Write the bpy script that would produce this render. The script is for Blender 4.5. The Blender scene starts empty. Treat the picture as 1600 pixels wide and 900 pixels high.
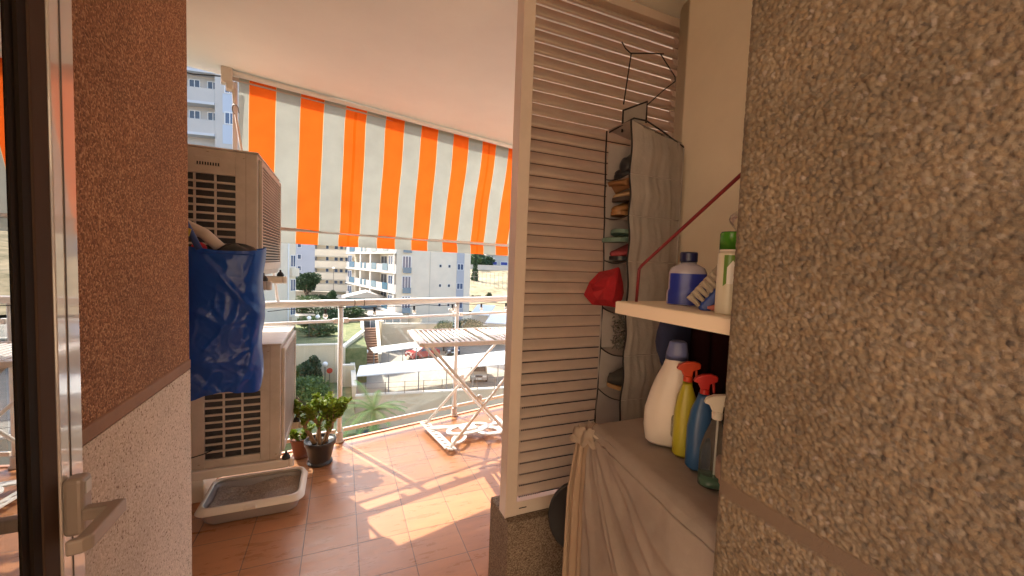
import bpy, math, random
import numpy as np
from mathutils import Vector, Matrix
from mathutils import noise as mn
R = math.radians
random.seed(7)
scene = bpy.context.scene
col = scene.collection

# ------------------------------------------------------------------ camera, sky, sun, exposure
F, CH = 620.0, 1.47
_n = Vector((.0373, 1, 35 / F)); UZ = _n.normalized()
_y = Vector((533 - 800, 0, -F)); UY = (_y - UZ * _y.dot(UZ)).normalized()
UX = UY.cross(UZ)
CM = Matrix((UX, UY, UZ))
cam_d = bpy.data.cameras.new('camera'); cam = bpy.data.objects.new('camera', cam_d); col.objects.link(cam)
cam_d.sensor_width = 36; cam_d.lens = F / 1600 * 36; cam_d.clip_start = .02; cam_d.clip_end = 3000
cam.matrix_world = Matrix.Translation((0, 0, CH)) @ CM.to_4x4()
scene.camera = cam
EL = R(46); AZ = math.atan2(-.487, .873)
w = bpy.data.worlds.new('World'); scene.world = w; w.use_nodes = True
nt = w.node_tree
sky = nt.nodes.new('ShaderNodeTexSky'); sky.sky_type = 'NISHITA'; sky.sun_disc = False
sky.sun_elevation = EL; sky.sun_rotation = AZ; sky.air_density = 1.0; sky.dust_density = 3.5; sky.ozone_density = .4
bg = nt.nodes['Background']; bg.inputs[1].default_value = .15
nt.links.new(sky.outputs[0], bg.inputs[0])
sl = bpy.data.lights.new('sun', 'SUN'); sl.energy = 2.6; sl.angle = R(.5); sl.color = (1, .93, .82)
so = bpy.data.objects.new('sun', sl); col.objects.link(so)
sd = Vector((math.sin(AZ) * math.cos(EL), math.cos(AZ) * math.cos(EL), math.sin(EL)))
so.rotation_euler = sd.to_track_quat('Z', 'Y').to_euler()
vs = scene.view_settings; vs.view_transform = 'Standard'; vs.look = 'None'; vs.gamma = 1; vs.use_curve_mapping = False
vs.exposure = 1.95
scene.render.engine = 'CYCLES'
scene.cycles.max_bounces = 12; scene.cycles.diffuse_bounces = 8; scene.cycles.transmission_bounces = 10; scene.cycles.transparent_max_bounces = 16

# ------------------------------------------------------------------ helpers
def ray(px, py): return CM @ Vector((px - 800, 450 - py, -F))
C0 = Vector((0, 0, CH))
def onz(px, py, z): r = ray(px, py); return C0 + r * ((z - CH) / r.z)
def at(px, py, d): r = ray(px, py); return C0 + r * (d / math.hypot(r.x, r.y))
def ony(px, py, y): r = ray(px, py); return C0 + r * (y / r.y)
def onx(px, py, x): r = ray(px, py); return C0 + r * (x / r.x)

ORG = {}
def tag(o, label=None, cat=None, group=None, kind=None):
    if label: o['label'] = label
    if cat: o['category'] = cat
    if group: o['group'] = group
    if kind: o['kind'] = kind
    return o
def thing(name, label, cat, loc=(0, 0, 0), group=None):
    o = bpy.data.objects.new(name, None); col.objects.link(o); o.location = loc; o.empty_display_size = .05
    ORG[o] = Vector(loc); return tag(o, label, cat, group)

class MB:
    def __init__(s): s.v = []; s.f = []; s.m = []; s.mi = 0; s.uv = None
    def add(s, vs, fs):
        b = len(s.v); s.v += [tuple(v) for v in vs]; s.f += [tuple(b + i for i in f) for f in fs]; s.m += [s.mi] * len(fs); return s
    def box(s, x0, x1, y0, y1, z0, z1):
        return s.add([(x, y, z) for x in (x0, x1) for y in (y0, y1) for z in (z0, z1)],
                     [(0, 1, 3, 2), (4, 6, 7, 5), (0, 4, 5, 1), (2, 3, 7, 6), (0, 2, 6, 4), (1, 5, 7, 3)])
    def obox(s, c, ax, ay, az):  # centre, three half vectors
        c, ax, ay, az = Vector(c), Vector(ax), Vector(ay), Vector(az)
        return s.add([c + i * ax + j * ay + k * az for i in (-1, 1) for j in (-1, 1) for k in (-1, 1)],
                     [(0, 1, 3, 2), (4, 6, 7, 5), (0, 4, 5, 1), (2, 3, 7, 6), (0, 2, 6, 4), (1, 5, 7, 3)])
    def wall(s, p, q, z0, z1, t=.1):  # p,q xy; thickness away to the left of p->q
        p, q = Vector(p[:2]), Vector(q[:2]); d = (q - p).normalized(); n = Vector((-d.y, d.x)) * t
        c = (p + q) / 2 + n / 2
        return s.obox((c.x, c.y, (z0 + z1) / 2), ((q - p).x / 2, (q - p).y / 2, 0), (n.x / 2, n.y / 2, 0), (0, 0, (z1 - z0) / 2))
    def prism(s, poly, ax, d0, d1):  # poly list of 2d pts, extruded along axis index
        n = len(poly)
        def mk(p, d):
            l = list(p); l.insert(ax, d); return l
        vs = [mk(p, d0) for p in poly] + [mk(p, d1) for p in poly]
        fs = [tuple(range(n))[::-1], tuple(range(n, 2 * n))] + [(i, (i + 1) % n, n + (i + 1) % n, n + i) for i in range(n)]
        return s.add(vs, fs)
    def tube(s, pts, r, n=10, cap=True):
        pts = [Vector(p) for p in pts]; rs = r if isinstance(r, (list, tuple)) else [r] * len(pts)
        vs = []; up = None
        for i, p in enumerate(pts):
            t = (pts[min(i + 1, len(pts) - 1)] - pts[max(i - 1, 0)]).normalized()
            if up is None: up = Vector((0, 0, 1)) if abs(t.z) < .9 else Vector((1, 0, 0))
            a = t.cross(up).normalized(); b = a.cross(t).normalized(); up = b
            for k in range(n):
                an = 2 * math.pi * k / n; vs.append(p + (a * math.cos(an) + b * math.sin(an)) * rs[i])
        fs = [(i * n + k, i * n + (k + 1) % n, (i + 1) * n + (k + 1) % n, (i + 1) * n + k) for i in range(len(pts) - 1) for k in range(n)]
        if cap: fs += [tuple(range(n))[::-1], tuple((len(pts) - 1) * n + k for k in range(n))]
        return s.add(vs, fs)
    def lathe(s, c, prof, n=24, sx=1, sy=1, rot=0):  # prof list of (r,z)
        c = Vector(c); vs = []
        for r, z in prof:
            for k in range(n):
                a = 2 * math.pi * k / n; x = r * math.cos(a) * sx; y = r * math.sin(a) * sy
                vs.append((c.x + x * math.cos(rot) - y * math.sin(rot), c.y + x * math.sin(rot) + y * math.cos(rot), c.z + z))
        fs = [(i * n + k, i * n + (k + 1) % n, (i + 1) * n + (k + 1) % n, (i + 1) * n + k) for i in range(len(prof) - 1) for k in range(n)]
        fs += [tuple(range(n))[::-1], tuple((len(prof) - 1) * n + k for k in range(n))]
        return s.add(vs, fs)
    def grid(s, fn, nu, nv, closed=False):
        vs = [fn(i / nu, j / nv) for j in range(nv + 1) for i in range(nu + 1)]
        return s.add(vs, [(j * (nu + 1) + i, j * (nu + 1) + i + 1, (j + 1) * (nu + 1) + i + 1, (j + 1) * (nu + 1) + i) for j in range(nv) for i in range(nu)])
    def blob(s, c, rx, ry, rz, nu=14, nv=8, fn=None):
        c = Vector(c); vs = []
        for j in range(nv + 1):
            ph = math.pi * j / nv
            for i in range(nu):
                a = 2 * math.pi * i / nu; k = fn(a, ph) if fn else 1
                vs.append(c + Vector((rx * math.sin(ph) * math.cos(a), ry * math.sin(ph) * math.sin(a), rz * math.cos(ph))) * k)
        return s.add(vs, [(j * nu + i, (j + 1) * nu + i, (j + 1) * nu + (i + 1) % nu, j * nu + (i + 1) % nu) for j in range(nv) for i in range(nu)])
    def build(s, name, mats, parent=None, smooth=False, bevel=0, seg=2, solid=0, sub=0):
        me = bpy.data.meshes.new(name); off = ORG.get(parent, Vector((0, 0, 0))) if parent else Vector((0, 0, 0))
        me.from_pydata([Vector(v) - off for v in s.v], [], s.f)
        mats = mats if isinstance(mats, (list, tuple)) else [mats]
        for m in mats: me.materials.append(m)
        if len(mats) > 1:
            for p, i in zip(me.polygons, s.m): p.material_index = i
        if smooth:
            for p in me.polygons: p.use_smooth = True
        me.update()
        o = bpy.data.objects.new(name, me); col.objects.link(o)
        if parent: o.parent = parent; ORG[o] = off
        if solid: md = o.modifiers.new('solid', 'SOLIDIFY'); md.thickness = solid; md.offset = 0
        if bevel:
            md = o.modifiers.new('bevel', 'BEVEL'); md.width = bevel; md.segments = seg; md.limit_method = 'ANGLE'; md.angle_limit = R(40)
        if sub: md = o.modifiers.new('sub', 'SUBSURF'); md.levels = sub; md.render_levels = sub
        if smooth == 2: md = o.modifiers.new('wn', 'WEIGHTED_NORMAL')
        return o

def copy_tree(o, parent=None):
    c = o.copy(); col.objects.link(c); c.parent = parent
    for ch in list(o.children): copy_tree(ch, c)
    return c

# ------------------------------------------------------------------ materials
MC = {}
def mat(name, c, rough=.6, metal=0, spec=.5, var=0, vscale=8, bump=0, bscale=60, alpha=1, trans=0, sheen=0, coat=0, coord='Object', dirt=None):
    if name in MC: return MC[name]
    m = bpy.data.materials.new(name); m.use_nodes = True; n = m.node_tree; p = n.nodes['Principled BSDF']
    p.inputs['Base Color'].default_value = (*c, 1); p.inputs['Roughness'].default_value = rough
    p.inputs['Metallic'].default_value = metal; p.inputs['Specular IOR Level'].default_value = spec
    p.inputs['Transmission Weight'].default_value = trans; p.inputs['Coat Weight'].default_value = coat
    if alpha < 1: p.inputs['Alpha'].default_value = alpha
    tc = n.nodes.new('ShaderNodeTexCoord')
    if var:
        no = n.nodes.new('ShaderNodeTexNoise'); no.inputs['Scale'].default_value = vscale; no.inputs['Detail'].default_value = 6; no.inputs['Roughness'].default_value = .65
        n.links.new(tc.outputs[coord], no.inputs[0])
        r = n.nodes.new('ShaderNodeValToRGB'); e = r.color_ramp.elements
        lo = dirt if dirt else tuple(x * (1 - var) for x in c)
        e[0].position = .3; e[0].color = (*lo, 1); e[1].position = .65; e[1].color = (*[min(1, x * (1 + var * .4)) for x in c], 1)
        n.links.new(no.outputs[0], r.inputs[0]); n.links.new(r.outputs[0], p.inputs['Base Color'])
    if bump:
        nb = n.nodes.new('ShaderNodeTexNoise'); nb.inputs['Scale'].default_value = bscale; nb.inputs['Detail'].default_value = 5
        b = n.nodes.new('ShaderNodeBump'); b.inputs['Strength'].default_value = bump; b.inputs['Distance'].default_value = .01
        n.links.new(tc.outputs[coord], nb.inputs[0]); n.links.new(nb.outputs[0], b.inputs['Height']); n.links.new(b.outputs[0], p.inputs['Normal'])
    MC[name] = m; return m

def granule(name, cols, scale, bump, dist, rough=.85, specks=None):
    """small stones set in render: voronoi cells with their own colour and rounded bump"""
    m = bpy.data.materials.new(name); m.use_nodes = True; n = m.node_tree; p = n.nodes['Principled BSDF']; p.inputs['Roughness'].default_value = rough
    tc = n.nodes.new('ShaderNodeTexCoord')
    wn = n.nodes.new('ShaderNodeTexNoise'); wn.inputs['Scale'].default_value = scale * .8; wn.inputs['Detail'].default_value = 2
    mx = n.nodes.new('ShaderNodeVectorMath'); mx.operation = 'MULTIPLY_ADD'; mx.inputs[1].default_value = (.6 / scale,) * 3
    n.links.new(tc.outputs['Object'], wn.inputs[0]); n.links.new(wn.outputs['Color'], mx.inputs[0]); n.links.new(tc.outputs['Object'], mx.inputs[2])
    v = n.nodes.new('ShaderNodeTexVoronoi'); v.inputs['Scale'].default_value = scale
    n.links.new(mx.outputs[0], v.inputs['Vector'])
    sep = n.nodes.new('ShaderNodeSeparateColor'); n.links.new(v.outputs['Color'], sep.inputs[0])
    r = n.nodes.new('ShaderNodeValToRGB'); e = r.color_ramp.elements
    while len(e) < len(cols): e.new(.5)
    for i, (pos, c) in enumerate(cols): e[i].position = pos; e[i].color = (*c, 1)
    r.color_ramp.interpolation = 'CONSTANT' if specks else 'LINEAR'
    n.links.new(sep.outputs[0], r.inputs[0])
    big = n.nodes.new('ShaderNodeTexNoise'); big.inputs['Scale'].default_value = 2.2; big.inputs['Detail'].default_value = 5
    n.links.new(tc.outputs['Object'], big.inputs[0])
    mr = n.nodes.new('ShaderNodeMapRange'); mr.inputs[1].default_value = .3; mr.inputs[2].default_value = .7; mr.inputs[3].default_value = .8; mr.inputs[4].default_value = 1.15
    n.links.new(big.outputs[0], mr.inputs[0])
    mu = n.nodes.new('ShaderNodeVectorMath'); mu.operation = 'SCALE'; n.links.new(r.outputs[0], mu.inputs[0]); n.links.new(mr.outputs[0], mu.inputs['Scale'])
    n.links.new(mu.outputs[0], p.inputs['Base Color'])
    sub = n.nodes.new('ShaderNodeMath'); sub.operation = 'MULTIPLY_ADD'; sub.inputs[1].default_value = -1.4; n.links.new(v.outputs['Distance'], sub.inputs[0]); n.links.new(sep.outputs[1], sub.inputs[2])
    b = n.nodes.new('ShaderNodeBump'); b.inputs['Strength'].default_value = bump; b.inputs['Distance'].default_value = dist
    n.links.new(sub.outputs[0], b.inputs['Height']); n.links.new(b.outputs[0], p.inputs['Normal'])
    return m

M_ceil = mat('ceiling_paint', (.84, .87, .79), .7, var=.04, vscale=2, bump=.05, bscale=40)
M_white_wall = mat('painted_plaster', (.88, .78, .62), .55, var=.06, vscale=3, bump=.08, bscale=25)
M_brown = granule('brown_render', [(0, (.18, .070, .028)), (.35, (.30, .125, .050)), (.7, (.40, .18, .078)), (1, (.60, .33, .165))], 210, .7, .004)
M_speck = granule('speckled_render', [(0, (.26, .16, .10)), (.05, (.56, .43, .31)), (.45, (.66, .52, .39)), (.85, (.72, .58, .44))], 210, .35, .002, specks=True)
M_pebble_far = granule('pebble_render', [(0, (.06, .05, .05)), (.07, (.36, .27, .19)), (.4, (.52, .41, .30)), (.75, (.66, .56, .44))], 110, .9, .008, specks=True)
M_mould = mat('brown_mould', (.27, .125, .055), .7, var=.15, vscale=12, bump=.1)
M_groove = mat('mortar_band', (.42, .31, .22), .8, var=.15, vscale=20, bump=.15, bscale=90)
M_alu = mat('white_lacquered_aluminium', (.50, .44, .39), .12, spec=.8, coat=1)
M_alu_dull = mat('matt_aluminium', (.30, .24, .20), .35, var=.05, vscale=5)
M_rail = mat('rail_paint', (.80, .77, .74), .3, var=.04, vscale=6)
M_black = mat('black_rubber', (.015, .014, .013), .6)
M_gasket = mat('dark_gasket', (.02, .014, .010), .7, spec=.08)
M_brown_alu = mat('brown_bead', (.07, .042, .028), .7, spec=.08)
M_shutter = mat('shutter_slats', (.66, .56, .47), .25, var=.08, vscale=4)
M_ac = mat('ac_casing', (.52, .44, .35), .45, var=.06, vscale=5, dirt=(.40, .33, .255))
M_dark = mat('dark_inside', (.02, .017, .016), .7)
M_fin = mat('condenser_fins', (.03, .026, .024), .45, var=.5, vscale=40)
M_steel = mat('steel_wire', (.25, .22, .2), .35, metal=.9)
M_beige_plastic = mat('beige_plastic', (.62, .54, .44), .4)
M_red = mat('red_paint', (.15, .008, .012), .4)
M_piping = mat('black_piping', (.02, .017, .018), .8)

def fabric(name, c, tr=.35, scale=400, rough=.9, bump=.15):
    m = bpy.data.materials.new(name); m.use_nodes = True; n = m.node_tree; p = n.nodes['Principled BSDF']; out = n.nodes['Material Output']
    p.inputs['Base Color'].default_value = (*c, 1); p.inputs['Roughness'].default_value = rough; p.inputs['Specular IOR Level'].default_value = .15
    t = n.nodes.new('ShaderNodeBsdfTranslucent'); t.inputs[0].default_value = (*c, 1); mx = n.nodes.new('ShaderNodeMixShader'); mx.inputs[0].default_value = tr
    tc = n.nodes.new('ShaderNodeTexCoord'); no = n.nodes.new('ShaderNodeTexNoise'); no.inputs['Scale'].default_value = 9; no.inputs['Detail'].default_value = 8; no.inputs['Roughness'].default_value = .6
    b = n.nodes.new('ShaderNodeBump'); b.inputs['Strength'].default_value = bump; b.inputs['Distance'].default_value = .02
    n.links.new(tc.outputs['Object'], no.inputs[0]); n.links.new(no.outputs[0], b.inputs['Height']); n.links.new(b.outputs[0], p.inputs['Normal'])
    r = n.nodes.new('ShaderNodeValToRGB'); r.color_ramp.elements[0].position = .3; r.color_ramp.elements[0].color = (*[x * .8 for x in c], 1); r.color_ramp.elements[1].position = .7; r.color_ramp.elements[1].color = (*c, 1)
    n.links.new(no.outputs[0], r.inputs[0]); n.links.new(r.outputs[0], p.inputs['Base Color'])
    n.links.new(p.outputs[0], mx.inputs[1]); n.links.new(t.outputs[0], mx.inputs[2]); n.links.new(mx.outputs[0], out.inputs[0])
    return m
def glass(name, c=(1, 1, 1), refl=.08, rough=0.0):
    m = bpy.data.materials.new(name); m.use_nodes = True; n = m.node_tree; out = n.nodes['Material Output']
    t = n.nodes.new('ShaderNodeBsdfTransparent'); t.inputs[0].default_value = (*c, 1); g = n.nodes.new('ShaderNodeBsdfGlossy'); g.inputs['Roughness'].default_value = rough
    lw = n.nodes.new('ShaderNodeLayerWeight'); lw.inputs[0].default_value = .25; mr = n.nodes.new('ShaderNodeMapRange'); mr.inputs[3].default_value = refl; mr.inputs[4].default_value = .9
    mx = n.nodes.new('ShaderNodeMixShader'); n.links.new(lw.outputs['Fresnel'], mr.inputs[0]); n.links.new(mr.outputs[0], mx.inputs[0])
    n.links.new(t.outputs[0], mx.inputs[1]); n.links.new(g.outputs[0], mx.inputs[2]); n.links.new(mx.outputs[0], out.inputs[0]); return m
M_glass = glass('clear_glass', (.97, .98, .965), .03)
M_glass_door = glass('door_glass', (.15, .14, .13), .55)

def tiles():
    m = bpy.data.materials.new('terracotta_tiles'); m.use_nodes = True; n = m.node_tree; p = n.nodes['Principled BSDF']
    tc = n.nodes.new('ShaderNodeTexCoord'); mp = n.nodes.new('ShaderNodeMapping'); mp.inputs['Location'].default_value = (-.095 + .257 * 40, -2.117 + .257 * 40, 0)
    br = n.nodes.new('ShaderNodeTexBrick'); br.offset = 0; br.squash = 1
    for k, v in (('Scale', 1), ('Mortar Size', .0026), ('Mortar Smooth', .3), ('Bias', 0), ('Brick Width', .257), ('Row Height', .257)): br.inputs[k].default_value = v
    br.inputs['Color1'].default_value = (.41, .178, .078, 1); br.inputs['Color2'].default_value = (.47, .215, .095, 1); br.inputs['Mortar'].default_value = (.17, .095, .06, 1)
    n.links.new(tc.outputs['Object'], mp.inputs[0]); n.links.new(mp.outputs[0], br.inputs[0])
    no = n.nodes.new('ShaderNodeTexNoise'); no.inputs['Scale'].default_value = 11; no.inputs['Detail'].default_value = 8; no.inputs['Roughness'].default_value = .7
    mp2 = n.nodes.new('ShaderNodeMapping'); mp2.inputs['Scale'].default_value = (.35, 1.4, 1); n.links.new(tc.outputs['Object'], mp2.inputs[0]); n.links.new(mp2.outputs[0], no.inputs[0])
    mr = n.nodes.new('ShaderNodeMapRange'); mr.inputs[1].default_value = .3; mr.inputs[2].default_value = .7; mr.inputs[3].default_value = .82; mr.inputs[4].default_value = 1.12
    n.links.new(no.outputs[0], mr.inputs[0]); mu = n.nodes.new('ShaderNodeVectorMath'); mu.operation = 'SCALE'; n.links.new(br.outputs[0], mu.inputs[0]); n.links.new(mr.outputs[0], mu.inputs['Scale'])
    n.links.new(mu.outputs[0], p.inputs['Base Color'])
    rr = n.nodes.new('ShaderNodeMapRange'); rr.inputs[1].default_value = .3; rr.inputs[2].default_value = .7; rr.inputs[3].default_value = .22; rr.inputs[4].default_value = .4; n.links.new(no.outputs[0], rr.inputs[0]); n.links.new(rr.outputs[0], p.inputs['Roughness'])
    b = n.nodes.new('ShaderNodeBump'); b.invert = True; b.inputs['Strength'].default_value = .5; b.inputs['Distance'].default_value = .003; n.links.new(br.outputs['Fac'], b.inputs['Height'])
    b2 = n.nodes.new('ShaderNodeBump'); b2.inputs['Strength'].default_value = .12; b2.inputs['Distance'].default_value = .004; n.links.new(no.outputs[0], b2.inputs['Height']); n.links.new(b.outputs[0], b2.inputs['Normal']); n.links.new(b2.outputs[0], p.inputs['Normal'])
    return m
M_tile = tiles()

# ------------------------------------------------------------------ balcony shell
DR = Vector((.970, .242, 0)); NR = Vector((-.242, .970, 0)); E0 = Vector((0, 3.402, 0))   # railing line: direction, outward normal, first post
def rp(s, o=0, z=0): v = E0 + DR * s + NR * o; return Vector((v.x, v.y, z))
a, b = rp(-1.3, .0), rp(4.2, .0)
mb = MB(); mb.prism([(-2.2, -2.6), (3.8, -2.6), (b.x, b.y), (a.x, a.y)], 2, -.25, 0)
tag(mb.build('floor', M_tile), kind='structure')
a, b = rp(-1.3, .0), rp(4.2, .0)
mb = MB(); mb.obox((rp(1.45, .015, -.06)), DR * 2.75, NR * .015, (0, 0, .07)); kerb = mb.build('floor_edge', mat('edge_tile', (.50, .27, .17), .5, var=.15, vscale=12), bevel=.004); tag(kerb, kind='structure')
a, b = rp(-1.5, .02), rp(4.4, .02)
mb = MB(); mb.prism([(-2.3, -2.6), (3.9, -2.6), (b.x, b.y), (a.x, a.y)], 2, 2.65, 2.87)
tag(mb.build('ceiling', M_ceil), kind='structure')

t = thing('rendered_wall', 'left wall with brown granular render above a sloping mould and pale speckled render below', 'wall', (-.6, 1.0, 0))
MB().box(-.929, -.5, .15, 1.755, 1.093, 2.65).build('upper_render', M_brown, t)
MB().box(-.929, -.498, .148, 1.757, 0, 1.053).build('lower_render', M_speck, t)
MB().box(-.929, -.4955, .145, 1.7595, 1.053, 1.093).build('mould', M_mould, t, bevel=.008, seg=3)
t = thing('side_wall', 'shaded plastered wall behind the two air conditioners', 'wall', (-.9, 2.5, 0))
MB().box(-1.12, -.93, 1.6, 3.1, 0, 2.65).box(-1.12, -.93, 3.1005, 3.17, 0, 1.3).build('wall_face', M_white_wall, t)

# right pebble-dash wall with real stones
def pebbles(Y0, Y1, Z0, Z1, step, cell, seed, X, amp):
    rng = np.random.default_rng(seed)
    ny, nz = int((Y1 - Y0) / step) + 1, int((Z1 - Z0) / step) + 1
    ys = np.linspace(Y0, Y1, ny); zs = np.linspace(Z0, Z1, nz); YY, ZZ = np.meshgrid(ys, zs)
    h = np.full(YY.shape, -1.0); idx = np.zeros(YY.shape, int); d1 = np.full(YY.shape, 9.)
    for layer, cs in ((0, cell), (1, cell * .72)):
        gy, gz = int((Y1 - Y0) / cs) + 6, int((Z1 - Z0) / cs) + 6
        jx = rng.random((gz, gy)); jz = rng.random((gz, gy)); hh = rng.random((gz, gy)); ang = rng.random((gz, gy)) * np.pi; el = 1 + rng.random((gz, gy)) * .9; ids = rng.integers(0, 100000, (gz, gy))
        ci = ((YY - Y0) / cs).astype(int) + 2; cj = ((ZZ - Z0) / cs).astype(int) + 2
        for dj in (-1, 0, 1):
            for di in (-1, 0, 1):
                I, J = ci + di, cj + dj
                cy = (I - 2 + jx[J, I]) * cs + Y0; cz = (J - 2 + jz[J, I]) * cs + Z0
                dy, dz = YY - cy, ZZ - cz; ca, sa = np.cos(ang[J, I]), np.sin(ang[J, I])
                u = (dy * ca + dz * sa) * el[J, I]; v = -dy * sa + dz * ca
                rr = np.sqrt(u * u + v * v) / (cs * .85)
                k = np.sqrt(np.clip(1 - rr ** 2, 0, 1)) * (.55 + .6 * hh[J, I]) * (1 if layer == 0 else .8) - (rr >= 1) * .5
                up = k > h; h = np.where(up, k, h); idx = np.where(up, ids[J, I], idx)
    h = np.clip(h, 0, 2)
    fine = rng.random(h.shape) * .06; h = h + fine
    g = np.clip((np.abs(ZZ - 1.066) - .012) / .006, 0, 1)     # smooth mortar band
    h = h * g + .25 * (1 - g)
    g2 = np.clip((Y1 - YY) / .008, 0, 1); h = h * (0.35 + .65 * g2)
    XX = X - h * amp
    v = np.stack([XX.ravel(), YY.ravel(), ZZ.ravel()], 1)
    i0 = (np.arange(nz - 1)[:, None] * ny + np.arange(ny - 1)[None]).ravel()
    f = np.stack([i0, i0 + ny, i0 + ny + 1, i0 + 1], 1)
    pal = np.array([(.50, .39, .28), (.58, .48, .36), (.44, .33, .23), (.62, .54, .44), (.52, .43, .33), (.40, .34, .28), (.60, .46, .31), (.56, .44, .31), (.48, .39, .29), (.64, .53, .40)])
    c = pal[idx % 10] * np.array((.37, .345, .315)) * (.86 + .24 * ((idx // 10) % 97) / 97.)[..., None]
    lf = np.kron(rng.random((nz // 60 + 2, ny // 60 + 2)), np.ones((60, 60)))[:nz, :ny]; ker = np.ones(61) / 61
    lf = np.apply_along_axis(lambda m_: np.convolve(m_, ker, 'same'), 0, np.apply_along_axis(lambda m_: np.convolve(m_, ker, 'same'), 1, lf)); c = c * (.82 + .36 * lf)[..., None]
    darkst = (idx % 197) == 0; c[darkst] = (.09, .07, .055)
    grey = (idx % 61) == 0; c[grey] = (.27, .22, .18)
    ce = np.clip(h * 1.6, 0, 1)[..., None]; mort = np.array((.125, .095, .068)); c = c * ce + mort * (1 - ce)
    c = c * g[..., None] + np.array((.17, .12, .085)) * (1 - g[..., None])
    return v, f, c.reshape(-1, 3)
v, f, c = pebbles(-.35, .513, .15, 2.645, .0018, .0073, 3, .668, .0050)
me = bpy.data.meshes.new('pebble_face'); me.from_pydata(v.tolist(), [], f.tolist()); me.update()
ca = me.color_attributes.new('stone', 'FLOAT_COLOR', 'POINT'); ca.data.foreach_set('color', np.concatenate([c, np.ones((len(c), 1))], 1).astype(np.float32).ravel())
me.polygons.foreach_set('use_smooth', [True] * len(me.polygons))
mp_ = bpy.data.materials.new('pebble_dash'); mp_.use_nodes = True; n = mp_.node_tree
at_ = n.nodes.new('ShaderNodeAttribute'); at_.attribute_name = 'stone'; n.links.new(at_.outputs[0], n.nodes['Principled BSDF'].inputs[0]); n.nodes['Principled BSDF'].inputs['Roughness'].default_value = .8; n.nodes['Principled BSDF'].inputs['Specular IOR Level'].default_value = .3
tcn = n.nodes.new('ShaderNodeTexCoord'); nn_ = n.nodes.new('ShaderNodeTexNoise'); nn_.inputs['Scale'].default_value = 600; nn_.inputs['Detail'].default_value = 3
bb = n.nodes.new('ShaderNodeBump'); bb.inputs['Strength'].default_value = .6; bb.inputs['Distance'].default_value = .002; n.links.new(tcn.outputs['Object'], nn_.inputs[0]); n.links.new(nn_.outputs[0], bb.inputs['Height']); n.links.new(bb.outputs[0], n.nodes['Principled BSDF'].inputs['Normal'])
me.materials.append(mp_)
t = thing('pebble_dash_wall', 'rough pebble dashed wall filling the right side with a smooth mortar band low down', 'wall', (.67, .5, 0))
MB().box(.669, 1.5, -1.0, .512, 0, 2.65).build('wall_core', M_pebble_far, t)
o = bpy.data.objects.new('pebble_face', me); col.objects.link(o); o.parent = t; o.matrix_parent_inverse = Matrix.Translation((-.67, -.5, 0))

t = thing('recess_wall', 'smooth cream plastered wall with rounded corner behind the shelf', 'wall', (1.4, 1, 0))
mb = MB(); pts = [(1.85, .512), (1.37, .512), (1.37, 1.345)] + [(1.37 + .14 - .14 * math.cos(k * math.pi / 32), 1.345 + .14 * math.sin(k * math.pi / 32)) for k in range(1, 17)] + [(1.85, 1.49)]
mb.prism(pts, 2, 0, 2.65); mb.build('plaster', M_white_wall, t, smooth=2)
t = tag(MB().box(.635, 1.85, 1.42, 1.63, 0, .418).build('low_wall', granule('low_wall_render', [(0, (.10, .065, .04)), (.4, (.19, .14, .10)), (.85, (.30, .24, .18))], 260, .6, .002), bevel=.006), 'low speckled wall under the louvred shutter', 'wall')
# ------------------------------------------------------------------ open door leaf on the left
t = thing('balcony_door', 'open white aluminium balcony door leaf with glass pane and lever handle on the left edge', 'door', (-.48, .5, 0))
fr = MB().box(-.50, -.468, .970, 1.040, .05, 2.35).build('stile', M_alu, t, bevel=.003)
MB().box(-.4679, -.4665, .998, 1.0, .05, 2.35).build('seam', mat('seam_line', (.10, .08, .07), .5), fr)
MB().box(-.499, -.4705, .9265, .9695, .08, 2.32).build('glazing_bead', M_brown_alu, t, bevel=.003)
MB().box(-.499, -.473, .906, .926, .08, 2.32).box(-.499, -.478, .8895, .9055, .08, 2.32).build('gasket', M_gasket, t)
MB().box(-.499, -.47, .2, .9695, 2.32, 2.35).box(-.499, -.47, .2, .9695, .05, .08).build('rail', M_alu, t)
MB().box(-.498, -.480, .2, .889, .08, 2.32).build('glass_pane', M_glass_door, t)
hd = MB().box(-.467, -.437, .966, 1.000, .935, 1.045).build('handle', M_alu_dull, t, bevel=.008, seg=3)
MB().box(-.4369, -.4352, .974, .992, 1.012, 1.036).build('button', mat('button_grey', (.45, .42, .38), .3), hd, bevel=.003)
mb = MB().obox((-.418, .975, .975), (.022, 0, 0), (0, .011, 0), (0, 0, .012))
mb.prism([(-.404, .987), (-.382, .987), (-.382, .872), (-.392, .862), (-.412, .858), (-.414, .866), (-.404, .875)], 2, .962, .988)
mb.build('lever', M_alu_dull, hd, bevel=.006, seg=3)

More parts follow.
